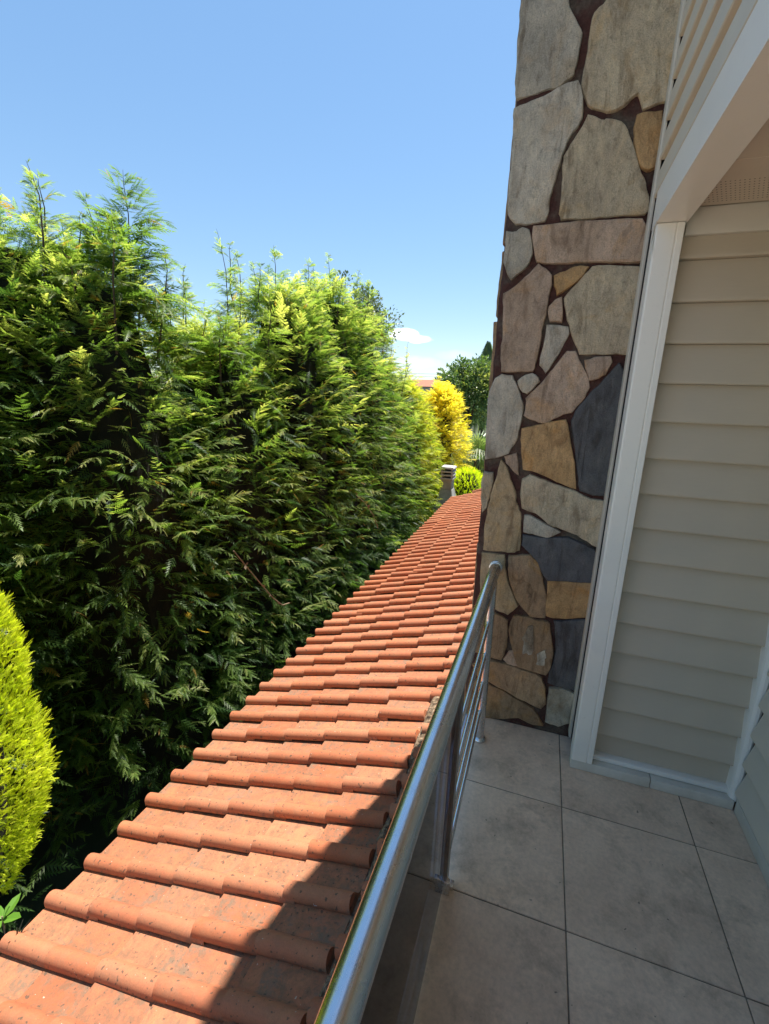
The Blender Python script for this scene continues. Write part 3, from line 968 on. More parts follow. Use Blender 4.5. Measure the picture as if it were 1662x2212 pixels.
# roof deck, eave board, verge caps at the far end
dk = bmesh.new()
v = [dk.verts.new(Vector(p) - RO) for p in ((-2.10, -2.9, rz(-2.10) - .02), (-.229, -2.9, rz(-.229) - .02), (-.229, 12.15, rz(-.229) - .02), (-2.10, 12.15, rz(-2.10) - .02))]
f = dk.faces.new(v)
bmesh.ops.solidify(dk, geom=[f], thickness=.03)
bm_obj('roof_deck', dk, M['grout'], roof)
for k in range(5):
    x = -1.62 + k * .36
    cap = bmesh.new()
    pts = [(0, 0, 0), (.42, 0, 0)]
    for s in range(2):
        pass
    vv = []
    for u, r in ((0, .105), (.42, .09)):
        vv.append([cap.verts.new((u, r * math.cos(q), r * .85 * math.sin(q))) for q in np.linspace(0, math.pi, 9)])
    for i in range(8):
        cap.faces.new((vv[0][i], vv[0][i + 1], vv[1][i + 1], vv[1][i]))
    bmesh.ops.solidify(cap, geom=cap.faces[:], thickness=.014)
    o = bm_obj('ridge_tile', cap, M['tile'], roof, smooth=True, angle=50)
    o.matrix_local = Matrix.Translation(Vector((x, 12.22, rz(x) + .03 + .05 * k)) - RO) @ Matrix.Rotation(-AL - R_(6), 4, 'Y')

# bits lying on the roof
def flat_leaf(name, L, W, curl, mat, loc, rot, label, cat, tint=None):
    v, f = [], []
    for i in range(7):
        t = i / 6
        w = W * math.sin(math.pi * (t * .92 + .06)) ** .8
        for s in (-1, 0, 1):
            v.append(((t - .5) * L, s * w, curl * (abs(s) * .5 + (t - .4) ** 2 * 1.8)))
    for i in range(6):
        for s in range(2):
            a = i * 3 + s
            f.append((a, a + 1, a + 4, a + 3))
    o = mesh_obj(name, v, f, mat, smooth=True)
    o.location = loc
    o.rotation_euler = rot
    tag(o, label, cat)
    return o
flat_leaf('fallen_leaf', .046, .014, .016, M['paper'], (-.721, 1.395, rz(-.721) + .042), (.3, -.3, .9), 'pale curled dry leaf lying on a shaded roof tile', 'leaf')
flat_leaf('fallen_leaf', .026, .010, .012, M['paper'], (-.667, 2.105, rz(-.667) + .040), (.2, -.2, .2), 'tiny pale leaf scrap lying where the shadow edge meets the tiles', 'leaf')
flat_leaf('fallen_leaf', .022, .006, .010, M['paper'], (-1.13, 1.60, rz(-1.13) + .03), (.2, -.3, 2.2), 'small dry curled leaf lying on the sunlit lower tiles', 'leaf')

# ================================================================== vegetation
def spray_template(n, length_k=1.0, double=True, wid=.05, ang=36, droop=.16):
    """a flat conifer spray of pointed leaflets in the unit x/y plane: (T, 3, 3) triangles"""
    tris = []
    ca = math.radians(ang)
    for i in range(n):
        t = i / n
        x0 = .04 + .86 * t
        ln = (.40 * (1 - .80 * t) + .05) * length_k * (1 if i % 2 else .8)
        for s in (-1, 1):
            a = ca * (1.05 - .25 * t)
            tip = (x0 + ln * math.cos(a), s * ln * math.sin(a))
            tris.append([(x0 - wid * .5, 0), (x0 + wid * .8, 0), tip])
            if double and ln > .16:
                m = (x0 + ln * .45 * math.cos(a), s * ln * .45 * math.sin(a))
                a2 = a * .25
                tris.append([(m[0] - wid * .5, m[1]), (m[0] + wid * .5, m[1] - s * wid * .2), (m[0] + ln * .5 * math.cos(a2), m[1] + s * ln * .5 * math.sin(a2))])
    tris.append([(.86, -wid * .5), (.86, wid * .5), (1.06, 0)])
    T = np.array(tris)
    z = -droop * T[..., 0] ** 2 - .22 * np.abs(T[..., 1])
    return np.concatenate([T, z[..., None]], -1)

def unit(a):
    return a / np.maximum(np.linalg.norm(a, axis=-1, keepdims=True), 1e-9)

def fol_arrays(P, X, Y, Z, S, tint, T):
    F = T.reshape(-1, 3)
    V = (P[:, None, :] + S[:, None, None] * (X[:, None, :] * F[None, :, 0, None] + Y[:, None, :] * F[None, :, 1, None] + Z[:, None, :] * F[None, :, 2, None]))
    n, m = len(P), len(F)
    c = np.ones((n, m, 4), np.float32)
    c[..., :3] = tint[:, None, :]
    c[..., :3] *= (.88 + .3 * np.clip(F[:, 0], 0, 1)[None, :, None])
    return V.reshape(-1, 3).astype(np.float32), c.reshape(-1, 4)

def build_foliage(name, P, D, N, S, tint, T, mat, parent, jit=.0):
    """sprays T at points P, pointing D, face normal N, size S, colour tint; one mesh"""
    X = unit(D)
    Z = N - X * np.sum(N * X, -1, keepdims=True)
    Z = unit(Z)
    Y = np.cross(Z, X)
    if isinstance(T, list):                       # mix spray shapes inside one crown
        sel = rng.integers(0, len(T), len(P))
        parts = [fol_arrays(P[sel == k], X[sel == k], Y[sel == k], Z[sel == k], S[sel == k], tint[sel == k], t) for k, t in enumerate(T)]
    else:
        parts = [fol_arrays(P, X, Y, Z, S, tint, T)]
    V = np.concatenate([p[0] for p in parts])
    c = np.concatenate([p[1] for p in parts])
    me = bpy.data.meshes.new(name)
    me.vertices.add(len(V))
    me.vertices.foreach_set('co', V.ravel())
    nt = len(V) // 3
    me.loops.add(nt * 3)
    me.loops.foreach_set('vertex_index', np.arange(nt * 3, dtype=np.int32))
    me.polygons.add(nt)
    me.polygons.foreach_set('loop_start', np.arange(0, nt * 3, 3, dtype=np.int32))
    me.update(calc_edges=True)
    at = me.attributes.new('tint', 'FLOAT_COLOR', 'POINT')
    at.data.foreach_set('color', c.ravel())
    me.materials.append(mat)
    o = bpy.data.objects.new(name, me)
    COL.objects.link(o)
    o['kind'] = 'stuff'
    if parent:
        o.parent = parent
    return o

T_NEAR = [spray_template(6, .85, True, .078, 40, .15), spray_template(7, .72, False, .085, 50, .25), spray_template(5, 1.0, True, .078, 32, .08)]
T_MID = spray_template(6, 1.05, False, .085)
T_FAR = spray_template(5, 1.1, False, .11)
UPV = np.array([0, 0, 1.0])

def lerp3(a, b, t):
    return np.array(a)[None] * (1 - t[:, None]) + np.array(b)[None] * t[:, None]

def plume_sprays(B, D, L, nspr, s0, droop, radial):
    """sprays along plumes; B base, D direction, L length -> P, dir, normal, size, t"""
    K = len(B)
    D = unit(D)
    t = (np.arange(nspr)[None, :] + rng.random((K, nspr))) / nspr
    t = .08 + .94 * t
    side = unit(np.cross(D, UPV) + 1e-4)
    nrm = unit(np.cross(side, D))
    roll = rng.normal(0, .34, (K, 1))
    side, nrm = side * np.cos(roll) + nrm * np.sin(roll), nrm * np.cos(roll) - side * np.sin(roll)
    P = B[:, None] + D[:, None] * (L[:, None] * t)[..., None]
    P[..., 2] -= (droop * L)[:, None] * t ** 2
    Dt = D[:, None] * np.ones((K, nspr, 1))
    Dt[..., 2] -= 2 * droop[:, None] * t
    Dt = unit(Dt)
    if radial:
        ph = rng.random((K, nspr)) * 2 * np.pi
        sd = side[:, None] * np.cos(ph)[..., None] + nrm[:, None] * np.sin(ph)[..., None]
        nn = Dt
    else:
        sg = np.where(np.arange(nspr) % 2 == 0, 1.0, -1.0)[None, :]
        sd = side[:, None] * sg[..., None]
        nn = nrm[:, None] * np.ones((K, nspr, 1))
    a = np.radians(rng.normal(46, 9, (K, nspr))) * (1 - .55 * t)
    sdir = Dt * np.cos(a)[..., None] + sd * np.sin(a)[..., None] + rng.normal(0, .12, (K, nspr, 3))
    sdir[..., 2] -= .12
    if radial:
        nn = np.cross(np.cross(sdir, UPV), sdir)
    nn = nn + rng.normal(0, .33, (K, nspr, 3)) + np.array(sv)[None, None] * .7    # leaves turn to the sun
    S = s0[:, None] * (1.12 - .62 * t) * rng.uniform(.75, 1.25, (K, nspr))
    f = lambda A: A.reshape(-1, A.shape[-1])
    return f(P), f(sdir), f(nn), S.ravel(), t.ravel()

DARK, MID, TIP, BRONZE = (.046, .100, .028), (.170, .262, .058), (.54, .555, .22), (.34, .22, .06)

def conifer(x, y, top, Rr, label, lod=0, leaders=(), pal=(DARK, MID, TIP), hmin=.10, nplume=625, group='conifers of the tall hedge', sizek=1.0, gold=0.0, taper=.55, name='cypress_tree', cat='tree'):
    root = thing(name, label, cat, (x, y, GZ), group)
    H = top - GZ
    tube_obj('trunk', [(0, 0, -.05), (.02, .01, H * .4), (0, .02, H * .75), (.02, 0, H * .96)], [.13, .10, .06, .015], M['bark'], root, 8)
    # plumes over the crown; the side facing the house carries more of them
    n = int(nplume * 2.4)
    h = rng.random(n) ** .8 * (1.0 - hmin) + hmin
    phi = rng.random(n) * 2 * np.pi
    facing = np.cos(phi - math.radians(-32))
    keep = rng.random(n) < np.where(facing > -.25, 1.0, .28)
    h, phi = h[keep][:nplume], phi[keep][:nplume]
    n = len(h)
    rad = Rr * np.clip((1 - ((h - .30).clip(0) / .72) ** (1.0 / taper * 1.25)), .02, 1) ** .62
    lump = np.array([noise.noise(Vector((math.cos(p) * 1.4 + x, math.sin(p) * 1.4 + y, k * 5.2))) for p, k in zip(phi, h)])
    rad *= 1 + .22 * lump
    out = np.stack([np.cos(phi), np.sin(phi), np.zeros(n)], -1)
    el = np.radians(9 + 38 * h ** 2.6 + rng.normal(0, 13, n))
    L = (.32 + .24 * rng.random(n) + .30 * rng.random(n) ** 2 * h) * sizek
    tipr = rad * rng.uniform(.76, 1.12, n)
    D = out * np.cos(el)[:, None] + UPV[None] * np.sin(el)[:, None]
    ph2 = rng.normal(0, .38, n)
    D[:, 0], D[:, 1] = D[:, 0] * np.cos(ph2) - D[:, 1] * np.sin(ph2), D[:, 0] * np.sin(ph2) + D[:, 1] * np.cos(ph2)
    tipP = out * tipr[:, None] + UPV[None] * (h * H)[:, None]
    tipP[:, 1] *= 1.22                            # crowns run together along the hedge
    B = tipP - D * L[:, None]
    B[:, 2] += .16 * L
    droop = rng.uniform(.06, .30, n)
    s0 = (.104 + .055 * rng.random(n)) * sizek * (1.0, 1.12, 1.35)[lod]
    nspr = (16, 15, 12)[lod]
    P, SD, SN, S, t = plume_sprays(B, D, L, nspr, s0, droop, False)
    hh = np.repeat(h, nspr)
    pc = np.repeat(rng.normal(0, .17, n) + .25 * lump, nspr)
    # inner fill: sparse older sprays deeper in the crown
    m = int(n * (4.0, 3.2, 2.4)[lod])
    h2 = rng.random(m) * (1 - hmin) * .93 + hmin
    p2 = rng.random(m) * 2 * np.pi
    r2 = Rr * np.clip((1 - ((h2 - .30).clip(0) / .72) ** (1.0 / taper * 1.25)), .02, 1) ** .62 * rng.uniform(.50, .95, m)
    o2 = np.stack([np.cos(p2), np.sin(p2), np.zeros(m)], -1)
    P = np.concatenate([P, o2 * r2[:, None] + UPV[None] * (h2 * H)[:, None]])
    SD = np.concatenate([SD, o2 + rng.normal(0, .5, (m, 3))])
    SN = np.concatenate([SN, UPV[None] + rng.normal(0, .6, (m, 3))])
    S = np.concatenate([S, rng.uniform(.16, .26, m) * sizek])
    t = np.concatenate([t, np.zeros(m)])
    hh = np.concatenate([hh, h2])
    pc = np.concatenate([pc, rng.normal(-.15, .15, m)])
    # leaders
    leaders = list(leaders)
    if lod < 2:                                   # many short tips feather the top of the crown
        for k in range(9):
            a, q = random.uniform(0, 6.28), Rr * random.uniform(.15, .62)
            leaders.append((q * math.cos(a), q * math.sin(a), top + random.uniform(-.18, .34), random.uniform(.24, .40), random.uniform(.7, 1.2)))
    for (dx, dy, lz, lw, dens) in leaders:
        z0 = min(H * .90, (lz - GZ) - .45)
        zl = lz - GZ
        Ls = zl - z0
        bx, by = random.uniform(-.09, .10), random.uniform(-.05, .14)
        stem = [(dx * .8, dy * .8, z0 - .4), (dx * .98, dy * .98, z0 + Ls * .3), (dx + .01 + bx * .3, dy + .02 + by * .3, z0 + Ls * .7), (dx + bx * .6, dy + by * .6, z0 + Ls * .9), (dx + bx, dy + by, zl)]
        tube_obj('leader', stem, [.012, .008, .005, .003, .0012], M['bark'], root, 5)
        k = int(28 * dens * Ls / .9) + 7
        tt = np.sort(rng.random(k))
        tt = tt ** 1.25 * .98
        ph = np.arange(k) * 2.4 + rng.normal(0, .9, k)
        w = lw * ((1 - tt) ** .8 * 1.05 + .10) * rng.uniform(.45, 1.35, k)
        Pb = np.stack([np.interp(tt, [0, .3, .7, .9, 1], [dx * .9, dx * .98, dx + .01 + bx * .3, dx + bx * .6, dx + bx]), np.interp(tt, [0, .3, .7, .9, 1], [dy * .9, dy * .98, dy + .02 + by * .3, dy + by * .6, dy + by]), z0 + tt * Ls], -1)
        Db = np.stack([np.cos(ph), np.sin(ph), .5 + 1.1 * tt + rng.normal(0, .3, k)], -1)
        a = plume_sprays(Pb, Db, w, (11, 9, 7)[lod], w * .40 + .03, rng.uniform(.15, .5, k), False)
        P, SD, SN, S = (np.concatenate([q, r]) for q, r in zip((P, SD, SN, S), a[:4]))
        t = np.concatenate([t, a[4] * .5])
        hh = np.concatenate([hh, np.ones(len(a[4])) * .8])
        pc = np.concatenate([pc, np.ones(len(a[4])) * (-.12 if dens >= 1 else .12)])
    q = np.clip(.30 + .30 * t + pc + .50 * (hh - .62) + rng.normal(0, .13, len(t)) + gold, 0, 1)  # height term puts the sunlit upper crown into the tint
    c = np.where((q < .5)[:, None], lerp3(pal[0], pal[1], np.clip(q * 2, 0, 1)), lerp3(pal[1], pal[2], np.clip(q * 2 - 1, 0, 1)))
    br = rng.random(len(q)) < .022
    c[br] = BRONZE
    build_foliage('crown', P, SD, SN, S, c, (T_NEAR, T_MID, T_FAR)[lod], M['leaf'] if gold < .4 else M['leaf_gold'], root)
    # opaque heart of the crown: dead twigs, with the inner shade coloured in
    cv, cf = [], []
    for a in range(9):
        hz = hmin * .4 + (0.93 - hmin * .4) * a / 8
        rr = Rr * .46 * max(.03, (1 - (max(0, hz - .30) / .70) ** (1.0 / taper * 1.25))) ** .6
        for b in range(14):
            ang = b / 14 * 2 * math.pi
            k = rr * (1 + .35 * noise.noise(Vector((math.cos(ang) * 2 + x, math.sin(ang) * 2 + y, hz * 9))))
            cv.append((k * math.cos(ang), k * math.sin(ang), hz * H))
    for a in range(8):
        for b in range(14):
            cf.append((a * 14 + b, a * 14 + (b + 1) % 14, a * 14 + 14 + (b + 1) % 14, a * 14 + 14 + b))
    mesh_obj('twig_shade_core', cv, cf, M['core'], root)
    return root

YG = ((.06, .13, .02), (.22, .30, .035), (.46, .45, .06))
GOLD = ((.34, .33, .025), (.64, .54, .045), (.82, .70, .14))
conifer(-4.80, 1.65, 2.95, 1.42, 'dark cypress at the left edge of the photo directly behind the golden bush', 0, [(.1, .3, 3.2, .3, .8)])
conifer(-4.90, 3.20, 3.10, 1.45, 'broad cypress with pale wispy tips at the far left of the hedge', 0, [(.40, .185, 3.30, .48, .6), (.1, -.1, 3.35, .34, .6), (.45, .45, 3.15, .42, .6)])
conifer(-4.25, 3.6, 2.80, 1.40, 'cypress topped by the tallest leader, up and right of the golden bush', 0, [(.23, .25, 3.52, .60, 1.7), (.55, -.25, 2.95, .3, .8), (.5, .4, 2.85, .25, .6)])
conifer(-4.0, 5.0, 2.45, 1.38, 'cypress at the first dip of the hedge top, right of the tallest leader', 0, [(-.10, .45, 3.48, .36, .75), (.30, .1, 2.72, .2, .7), (-.2, -.3, 2.9, .22, .6)])
conifer(-3.85, 6.4, 3.20, 1.36, 'cypress in the middle of the hedge, just right of the dip in its top', 1, [(-.1, -.05, 3.58, .34, .9), (.2, .4, 3.2, .28, .8)], nplume=680)
conifer(-3.80, 7.75, 3.45, 1.34, 'bright cypress forming the second summit of the hedge', 1, [(-.15, -.40, 3.66, .34, .9), (-.15, .4, 3.92, .38, .9), (.3, 0, 3.3, .28, .8)], nplume=650)
conifer(-3.75, 9.1, 3.15, 1.32, 'deep green cypress where the hedge top falls below the grey green tree', 1, [(.1, .2, 3.35, .32, .8)], nplume=600)
conifer(-3.68, 10.4, 2.25, 1.22, 'green cypress between the falling hedge top and the small cloud', 1, [(.0, .5, 2.9, .2, .6)], nplume=520, gold=.06)
conifer(-3.55, 11.7, 2.05, 1.14, 'yellowish cypress with a thin bare tip just below the small cloud', 2, [(.0, .1, 2.85, .30, .45), (-.1, .6, 2.6, .25, .45), (.15, -.4, 2.45, .25, .4)], pal=YG, nplume=540, gold=.34)
conifer(-3.75, 13.0, 1.75, 1.22, 'yellow green cypress at the end of the hedge just left of the chimney', 2, [(0, 0, 1.9, .2, .5)], pal=YG, nplume=560, gold=.45)
conifer(-3.30, 15.1, 2.0, 1.14, 'golden yellow cypress beyond the chimney', 2, [(-.15, 0, 2.3, .4, .8), (.35, .1, 1.75, .3, .8)], pal=GOLD, nplume=800, gold=.18, group='golden conifers at the far end', taper=.42)
conifer(-4.15, 14.7, 1.75, 1.15, 'yellow green golden cypress filling the gap left of the tallest golden one', 2, [], pal=GOLD, nplume=640, gold=.12, group='golden conifers at the far end', taper=.8)

for (xx, yy, tt, lab) in ((-6.3, 1.4, 2.7, 'cypress of the back row seen through the gap at the far left'), (-6.2, 3.2, 2.6, 'cypress of the back row behind the tree with the tallest leader'),
                          (-6.0, 5.1, 2.2, 'cypress of the back row showing in the dip of the hedge top'), (-5.9, 6.9, 2.7, 'cypress of the back row behind the middle of the hedge')):
    conifer(xx, yy, tt, 1.35, lab, 2, [(.1, .1, tt + .3, .3, .8)], nplume=380)

# golden bush, a dense dome of small upright fans
def dome_bush(x, y, top, rx, hgt, label, n, size, pal, name='golden_bush', cat='bush', tmpl=None, zc=.42, group=None):
    root = thing(name, label, cat, (x, y, GZ), group)
    H = top - GZ
    tube_obj('stem', [(0, 0, -.03), (0, .01, H * .5)], [.06, .03], M['bark'], root, 6)
    u = rng.random(n) * 2 - 1
    ph = rng.random(n) * 2 * np.pi
    zz = (u + 1) / 2
    # egg profile: widest a third of the way up
    prof = np.sqrt(np.clip(1 - ((zz - zc) / np.where(zz > zc, 1 - zc, zc + .08)) ** 2, 0.0, 1)) ** .95
    lump = np.array([noise.noise(Vector((math.cos(p) * 2.6 + x, math.sin(p) * 2.6, k * 6))) + .6 * noise.noise(Vector((math.cos(p) * 7 + x, math.sin(p) * 7, k * 17))) for p, k in zip(ph, zz)])
    r = rx * prof * (1 + .14 * lump) * np.where(rng.random(n) < .25, rng.uniform(.74, .90, n), rng.uniform(.92, 1.0, n))
    z = top - hgt + hgt * zz
    P = np.stack([r * np.cos(ph), r * np.sin(ph), z - GZ], -1)
    out = np.stack([np.cos(ph), np.sin(ph), (zz - zc) * 1.4], -1)
    D = out * .8 + UPV[None] * .85 + rng.normal(0, .35, (n, 3))
    tang = np.stack([-np.sin(ph), np.cos(ph), np.zeros(n)], -1)
    N = out * .7 + np.array(sv)[None] * 1.0 + rng.normal(0, .6, (n, 3))
    S = size * rng.uniform(.7, 1.3, n)
    q = np.clip(.5 + .35 * lump + rng.normal(0, .2, n), 0, 1)
    c = np.where((q < .5)[:, None], lerp3(pal[0], pal[1], np.clip(q * 2, 0, 1)), lerp3(pal[1], pal[2], np.clip(q * 2 - 1, 0, 1)))
    build_foliage('foliage', P, D, N, S, c, T_MID if tmpl is None else tmpl, M['leaf_gold'], root)
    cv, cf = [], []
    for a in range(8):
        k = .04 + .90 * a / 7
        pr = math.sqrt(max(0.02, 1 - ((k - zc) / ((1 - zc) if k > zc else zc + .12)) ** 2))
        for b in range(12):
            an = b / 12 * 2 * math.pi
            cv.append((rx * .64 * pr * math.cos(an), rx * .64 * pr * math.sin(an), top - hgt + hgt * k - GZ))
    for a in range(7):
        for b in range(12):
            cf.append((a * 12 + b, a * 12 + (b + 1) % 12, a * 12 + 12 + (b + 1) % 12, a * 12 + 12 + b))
    mesh_obj('twig_shade_core', cv, cf, M['core'], root)  # closed hull coloured near black for the shade inside the bush
    return root
LIME = ((.27, .38, .014), (.54, .64, .030), (.74, .78, .07))
dome_bush(-3.13, 1.21, 1.0, .545, 2.52, 'round golden yellow bush at the lower left beside the roof edge', 19000, .047, LIME, zc=.39, tmpl=T_FAR)
dome_bush(-2.05, 13.9, -.62, .62, 1.6, 'low lime yellow shrub right of the chimney', 2600, .13, LIME, name='lime_shrub', cat='shrub')

# broad leaved trees: leaves gathered in clumps round the limbs
def leaf_template(w=.5):
    T = np.array([[(0, 0, 0), (.45, -w * .5, -.05), (.5, w * .5, -.05)], [(.45, -w * .5, -.05), (1, 0, -.18), (.5, w * .5, -.05)]], float)
    return T
def broad_tree(x, y, crown_c, crown_r, n, size, label, pal, name='broadleaf_tree', clumps=40, hang=0.0, w=.5, group=None, cat='tree', solid=.5, limbs=5):
    root = thing(name, label, cat, (x, y, GZ), group)
    cc = np.array(crown_c) - np.array([x, y, GZ])
    cr = np.array(crown_r)
    tube_obj('trunk', [(0, 0, -.05), tuple(cc * .5 * np.array([1, 1, 1])), tuple(cc)], [.16, .11, .05], M['bark'], root, 7)
    v = unit(rng.normal(0, 1, (clumps, 3)))
    v[:, 2] = np.where(v[:, 2] < -.6, -v[:, 2], v[:, 2])
    K = cc[None] + v * cr[None] * rng.uniform(solid, 1.0, clumps)[:, None]
    kr = rng.uniform(.16, .30, clumps) * cr.mean() * 1.2
    for k in range(limbs):
        tube_obj('limb', [tuple(cc * (.55 + .06 * k)), tuple((cc * .7 + K[k] * .3)), tuple(K[k])], [.06, .04, .012], M['bark'], root, 5)
    ki = rng.integers(0, clumps, n)
    o = unit(rng.normal(0, 1, (n, 3))) * rng.random((n, 1)) ** .45
    P = K[ki] + o * kr[ki][:, None]
    D = o + unit(P - cc[None]) * .6 + rng.normal(0, .5, (n, 3))
    D[:, 2] -= hang
    N = UPV[None] + rng.normal(0, .6, (n, 3))
    S = size * rng.uniform(.65, 1.35, n)
    kc = rng.normal(0, .2, clumps)[ki]
    q = np.clip(.45 + kc + rng.normal(0, .2, n), 0, 1)
    c = np.where((q < .5)[:, None], lerp3(pal[0], pal[1], np.clip(q * 2, 0, 1)), lerp3(pal[1], pal[2], np.clip(q * 2 - 1, 0, 1)))
    build_foliage('crown', P, D, N, S, c, leaf_template(w), M['leaf_broad'], root)
    return root
GREYG = ((.05, .08, .04), (.10, .135, .075), (.17, .20, .12))
DEEP = ((.055, .11, .04), (.14, .22, .07), (.34, .36, .13))
broad_tree(-6.0, 14.4, (-5.9, 14.2, 3.2), (1.15, 1.15, 1.75), 9000, .095, 'airy grey green tree showing above the far part of the hedge', GREYG, clumps=60, solid=.25)
broad_tree(-3.6, 22.3, (-3.5, 22.2, 1.3), (1.75, 1.5, 1.75), 14000, .15, 'dark rounded broadleaf tree beside the stone pillar', DEEP, clumps=80)
broad_tree(-5.2, 24.5, (-5.1, 24.5, 1.5), (1.0, 1.0, .95), 3500, .15, 'small dark tree left of the rounded broadleaf tree', DEEP, clumps=30)
broad_tree(-3.1, 19.5, (-2.7, 19.5, -1.6), (1.6, 1.0, 1.4), 6000, .16, 'low dark shrub mass under the fan palm', DEEP, name='garden_shrub', cat='shrub', clumps=40)
for (fx, fy, fz) in ((-3.30, 20.75, 2.05), (-3.62, 20.7, 1.75)):
    pass
# weeping conifer behind the broadleaf tree
wr = thing('weeping_conifer', 'weeping dark conifer at the very back beside the pillar', 'tree', (-3.55, 28.0, GZ))
tube_obj('trunk', [(0, 0, 0), (0, 0, 5), (-.05, 0, 7.9)], [.2, .12, .03], M['bark'], wr, 7)
n = 900
hz = rng.random(n) * 4.6 + 3.3
ph = rng.random(n) * 2 * np.pi
rr = np.clip((8.1 - hz) * .42, .1, 1.5) * rng.uniform(.3, 1, n)
P = np.stack([rr * np.cos(ph), rr * np.sin(ph), hz], -1)
D = np.stack([np.cos(ph) * .5, np.sin(ph) * .5, np.full(n, -1.1)], -1)
build_foliage('crown', P, D, np.stack([np.cos(ph), np.sin(ph), np.zeros(n)], -1) + rng.normal(0, .3, (n, 3)), rng.uniform(.35, .75, n), lerp3((.07, .13, .06), (.17, .23, .11), rng.random(n)), T_MID, M['leaf'], wr)

# fan palm
pm = thing('fan_palm', 'fan palm with pale stiff fronds behind the lime shrub', 'palm', (-2.30, 17.6, GZ))
tube_obj('trunk', [(0, 0, 0), (.03, 0, 1.6), (0, 0, 2.45)], [.14, .12, .11], M['bark'], pm, 9)
def frond(az, el, pl, rad, droop):
    base = Vector((0, 0, 2.45))
    d = Vector((math.cos(az) * math.cos(el), math.sin(az) * math.cos(el), math.sin(el)))
    tip = base + d * pl
    sd = d.cross(Vector((0, 0, 1))).normalized()
    up = sd.cross(d).normalized()
    v, f = [], []
    v += [tuple(base - sd * .012), tuple(base + sd * .012), tuple(tip + sd * .008), tuple(tip - sd * .008)]
    f.append((0, 1, 2, 3))
    for k in range(22):
        a = math.radians(-118 + 236 * k / 21)
        r = rad * (1 - .25 * abs(a) / 2.1) * random.uniform(.9, 1.05)
        dr = d * math.cos(a) + sd * math.sin(a)
        wv = (d * -math.sin(a) + sd * math.cos(a)) * .028
        m = tip + dr * r * .55 + up * .03
        e = tip + dr * r - up * r * droop - Vector((0, 0, r * droop))
        i = len(v)
        v += [tuple(tip), tuple(m - wv), tuple(e), tuple(m + wv)]
        f.append((i, i + 1, i + 2, i + 3))
    o = mesh_obj('frond', v, f, M['leaf_broad'], pm)
    col = random.choice([(.14, .24, .07), (.18, .27, .10), (.26, .32, .17), (.34, .37, .24)])
    at = o.data.attributes.new('tint', 'FLOAT_COLOR', 'POINT')
    at.data.foreach_set('color', [c for _ in v for c in (*col, 1)])
for k in range(20):
    el = R_(random.choice([80, 62, 45, 28, 10, -12, -35]) + random.uniform(-8, 8))
    frond(k * 2.399 + .3, el, random.uniform(.45, .65), random.uniform(.66, .90), .10 if el > .5 else .38)

# dried vine stems hanging on the hedge
def vine(pts, label, leaves, r=.006):
    root = thing('dried_vine', label, 'vine', pts[0])
    o0 = Vector(pts[0])
    tube_obj('stem', [Vector(p) - o0 for p in pts], r, M['twig'], root, 5)
    for k in range(leaves):
        t = random.random()
        i = min(int(t * (len(pts) - 1)), len(pts) - 2)
        p = Vector(pts[i]).lerp(Vector(pts[i + 1]), random.random()) - o0
        v, f = [], []
        a = random.random() * 6.28
        d = Vector((.5, math.cos(a), math.sin(a))).normalized()
        s = d.orthogonal().normalized()
        L = random.uniform(.035, .06)
        v = [p, p + d * L * .5 + s * L * .25, p + d * L, p + d * L * .5 - s * L * .25]
        mesh_obj('leaf', v, [(0, 1, 2, 3)], M['twig'], root)
vine([(-2.62, 3.388, .054), (-2.60, 3.551, -.165), (-2.57, 3.73, -.407), (-2.56, 3.93, -.647), (-2.56, 4.107, -.807), (-2.54, 4.224, -.83)],
     'bare tan vine stem curling down the dark face of the hedge', 12)
vine([(-2.42, 5.892, .12), (-2.40, 6.167, -.039), (-2.38, 6.473, -.288), (-2.38, 6.748, -.587)],
     'dry vine with small brown leaves on the hedge beside the far roof rows', 14, .004)


# ================================================================== chimney beyond the eave
ch = thing('chimney', 'grey concrete chimney with a louvred cap beyond the end of the roof', 'chimney', (-2.42, 12.75, GZ))
cx, cy = -2.43, 12.72
def taper_box(name, z0, z1, a0, b0, a1, b1, mat, bevel=.008):
    bm = bmesh.new()
    lo = [bm.verts.new((cx + sx * a0 / 2, cy + sy * b0 / 2, z0)) for sx, sy in ((-1, -1), (1, -1), (1, 1), (-1, 1))]
    hi = [bm.verts.new((cx + sx * a1 / 2, cy + sy * b1 / 2, z1)) for sx, sy in ((-1, -1), (1, -1), (1, 1), (-1, 1))]
    for i in range(4):
        bm.faces.new((lo[i], lo[(i + 1) % 4], hi[(i + 1) % 4], hi[i]))
    bm.faces.new(lo[::-1])
    bm.faces.new(hi)
    bmesh.ops.bevel(bm, geom=bm.edges[:], offset=bevel, segments=2, affect='EDGES')
    return local(ch, bm_obj(name, bm, mat, smooth=True, angle=35))
taper_box('base', GZ, -1.60, .50, .66, .50, .66, M['concrete'])
taper_box('flange', -1.598, -1.54, .66, .82, .63, .79, M['concrete_pale'])
taper_box('hood', -1.538, -1.00, .58, .74, .32, .42, M['concrete'])
taper_box('shaft', -.998, -.722, .30, .40, .29, .39, M['concrete'])
for k in range(3):
    z = -.72 + k * .10
    taper_box('louvre_slab', z, z + .042, .37, .47, .37, .47, M['concrete_pale'], .006)
    for sx in (-1, 1):
        for sy in (-1, 1):
            local(ch, box_obj('spacer', (cx + sx * .14 - .02, cx + sx * .14 + .02, cy + sy * .19 - .02, cy + sy * .19 + .02, z + .0425, z + .0995), M['concrete_pale']))
taper_box('cap_slab', -.42, -.365, .40, .50, .36, .46, M['concrete_pale'], .012)
local(ch, box_obj('flue', (cx - .09, cx + .09, cy - .12, cy + .12, -.70, -.425), M['black_gap']))

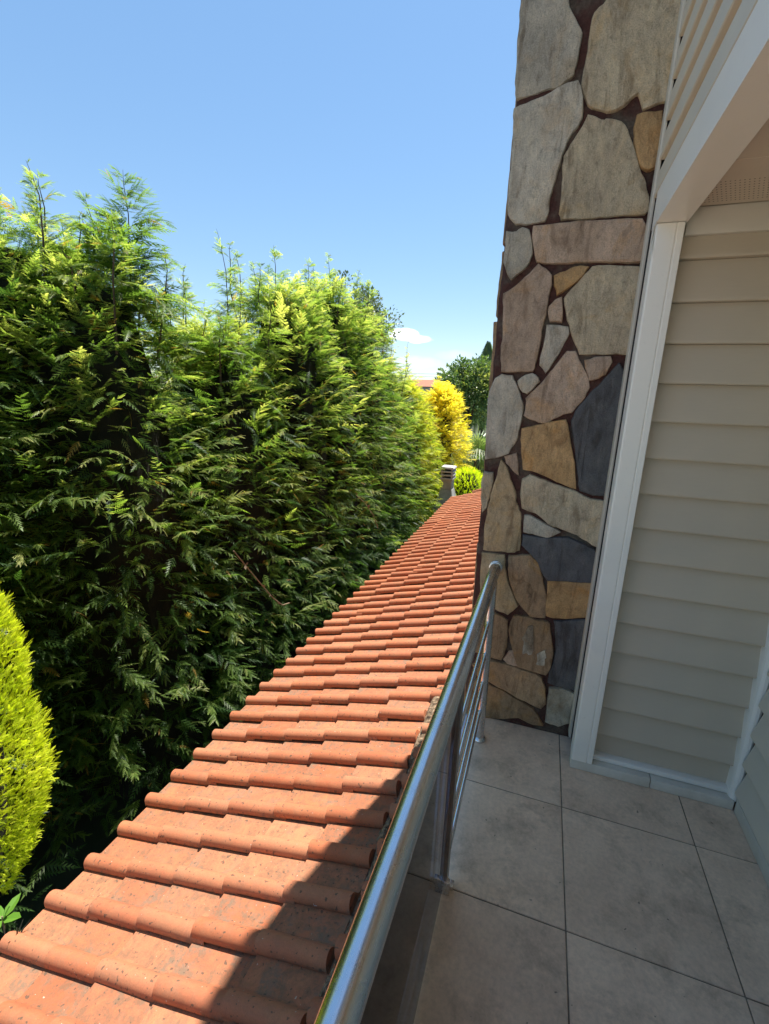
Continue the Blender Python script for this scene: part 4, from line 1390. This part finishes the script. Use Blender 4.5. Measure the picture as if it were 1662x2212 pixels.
# ================================================================== far things
fh = thing('far_house', 'far house whose red tiled roof shows over the garden', 'house', (-21.0, 82, GZ))
local(fh, box_obj('wall', (-26, -15, 80, 88, GZ, 3.2), M['far_wall']))
bm = bmesh.new()
vv = [bm.verts.new(p) for p in ((-26.6, 79.4, 3.2), (-14.4, 79.4, 3.2), (-14.4, 88.6, 3.2), (-26.6, 88.6, 3.2), (-24, 84, 4.5), (-17, 84, 4.5))]
for q in ((0, 1, 5, 4), (1, 2, 5), (2, 3, 4, 5), (3, 0, 4), (3, 2, 1, 0)):
    bm.faces.new([vv[i] for i in q])
local(fh, bm_obj('roof', bm, M['far_tile']))
for k in range(4):
    w = local(fh, box_obj('window', (-25 + k * 2.6, -24 + k * 2.6, 79.97, 80.02, 1.2, 2.5), M['black_gap']))
pole_x = (-60, 40)
for k, (z, lab) in enumerate(((3.75, 'upper of two thin power lines above the far red roof'), (3.48, 'lower of two thin power lines above the far red roof'))):
    pts = [(pole_x[0] + 100 * i / 24, 45, z + .9 * ((i / 24 - .5) ** 2) * 4 - .10) for i in range(25)]
    tag(tube_obj('power_line', pts, .014, M['wire'], None, 5), lab, 'power line', 'power lines over the far garden')
# far-off belt of trees on the skyline
n = 9000
a = rng.uniform(-1.3, 1.3, n)
d = rng.uniform(90, 120, n)
P = np.stack([np.sin(a) * d, np.cos(a) * d, GZ + rng.random(n) ** .7 * (4.2 + 1.2 * np.sin(a * 37) + .8 * np.sin(a * 91))], -1)
build_foliage('far_treeline', P, rng.normal(0, 1, (n, 3)) + UPV, rng.normal(0, 1, (n, 3)), rng.uniform(.7, 1.5, n), lerp3((.04, .08, .03), (.09, .13, .05), rng.random(n)), leaf_template(.8), M['leaf_broad'], None)['label'] = 'far belt of garden trees on the skyline'

# small things at the left edge of the roof
tw = thing('dry_sprig', 'small dark dried sprig caught on the eave tile at the lower left', 'twig', (-2.16, 1.0, rz(-2.16) + .05))
for k in range(9):
    a = random.uniform(0, 6.28)
    d = Vector((math.cos(a) * .6 - .5, math.sin(a), random.uniform(.1, .6))).normalized() * random.uniform(.04, .09)
    tube_obj('twig', [(0, 0, 0), d * .5 + Vector((0, 0, .01)), d], [.0035, .003, .001], M['core'], tw, 4)
lf = thing('plant_shoot', 'fresh green leafy shoot rising past the eave at the left edge', 'plant', (-2.36, 1.02, GZ))
tube_obj('stem', [(0, 0, 0), (.02, .0, 1.2), (.03, .02, 2.08)], [.012, .009, .004], M['twig'], lf, 5)
for az, el, L in ((.2, .5, .13), (1.7, .5, .12), (-1.2, .3, .12), (2.9, .4, .10), (.8, 1.1, .09)):
    d = Vector((math.cos(az) * math.cos(el), math.sin(az) * math.cos(el), math.sin(el)))
    s = d.cross(Vector((0, 0, 1))).normalized()
    b = Vector((.03, .02, 2.06))
    v = [b, b + d * L * .35 + s * L * .2, b + d * L * .7 + s * L * .17 - Vector((0, 0, L * .05)), b + d * L - Vector((0, 0, L * .15)), b + d * L * .7 - s * L * .17 - Vector((0, 0, L * .05)), b + d * L * .35 - s * L * .2]
    o = mesh_obj('leaf', v, [(0, 1, 2, 3), (0, 3, 4, 5)], M['leaf_broad'], lf)
    at = o.data.attributes.new('tint', 'FLOAT_COLOR', 'POINT')
    at.data.foreach_set('color', [c for _ in v for c in (.12, .26, .03, 1)])
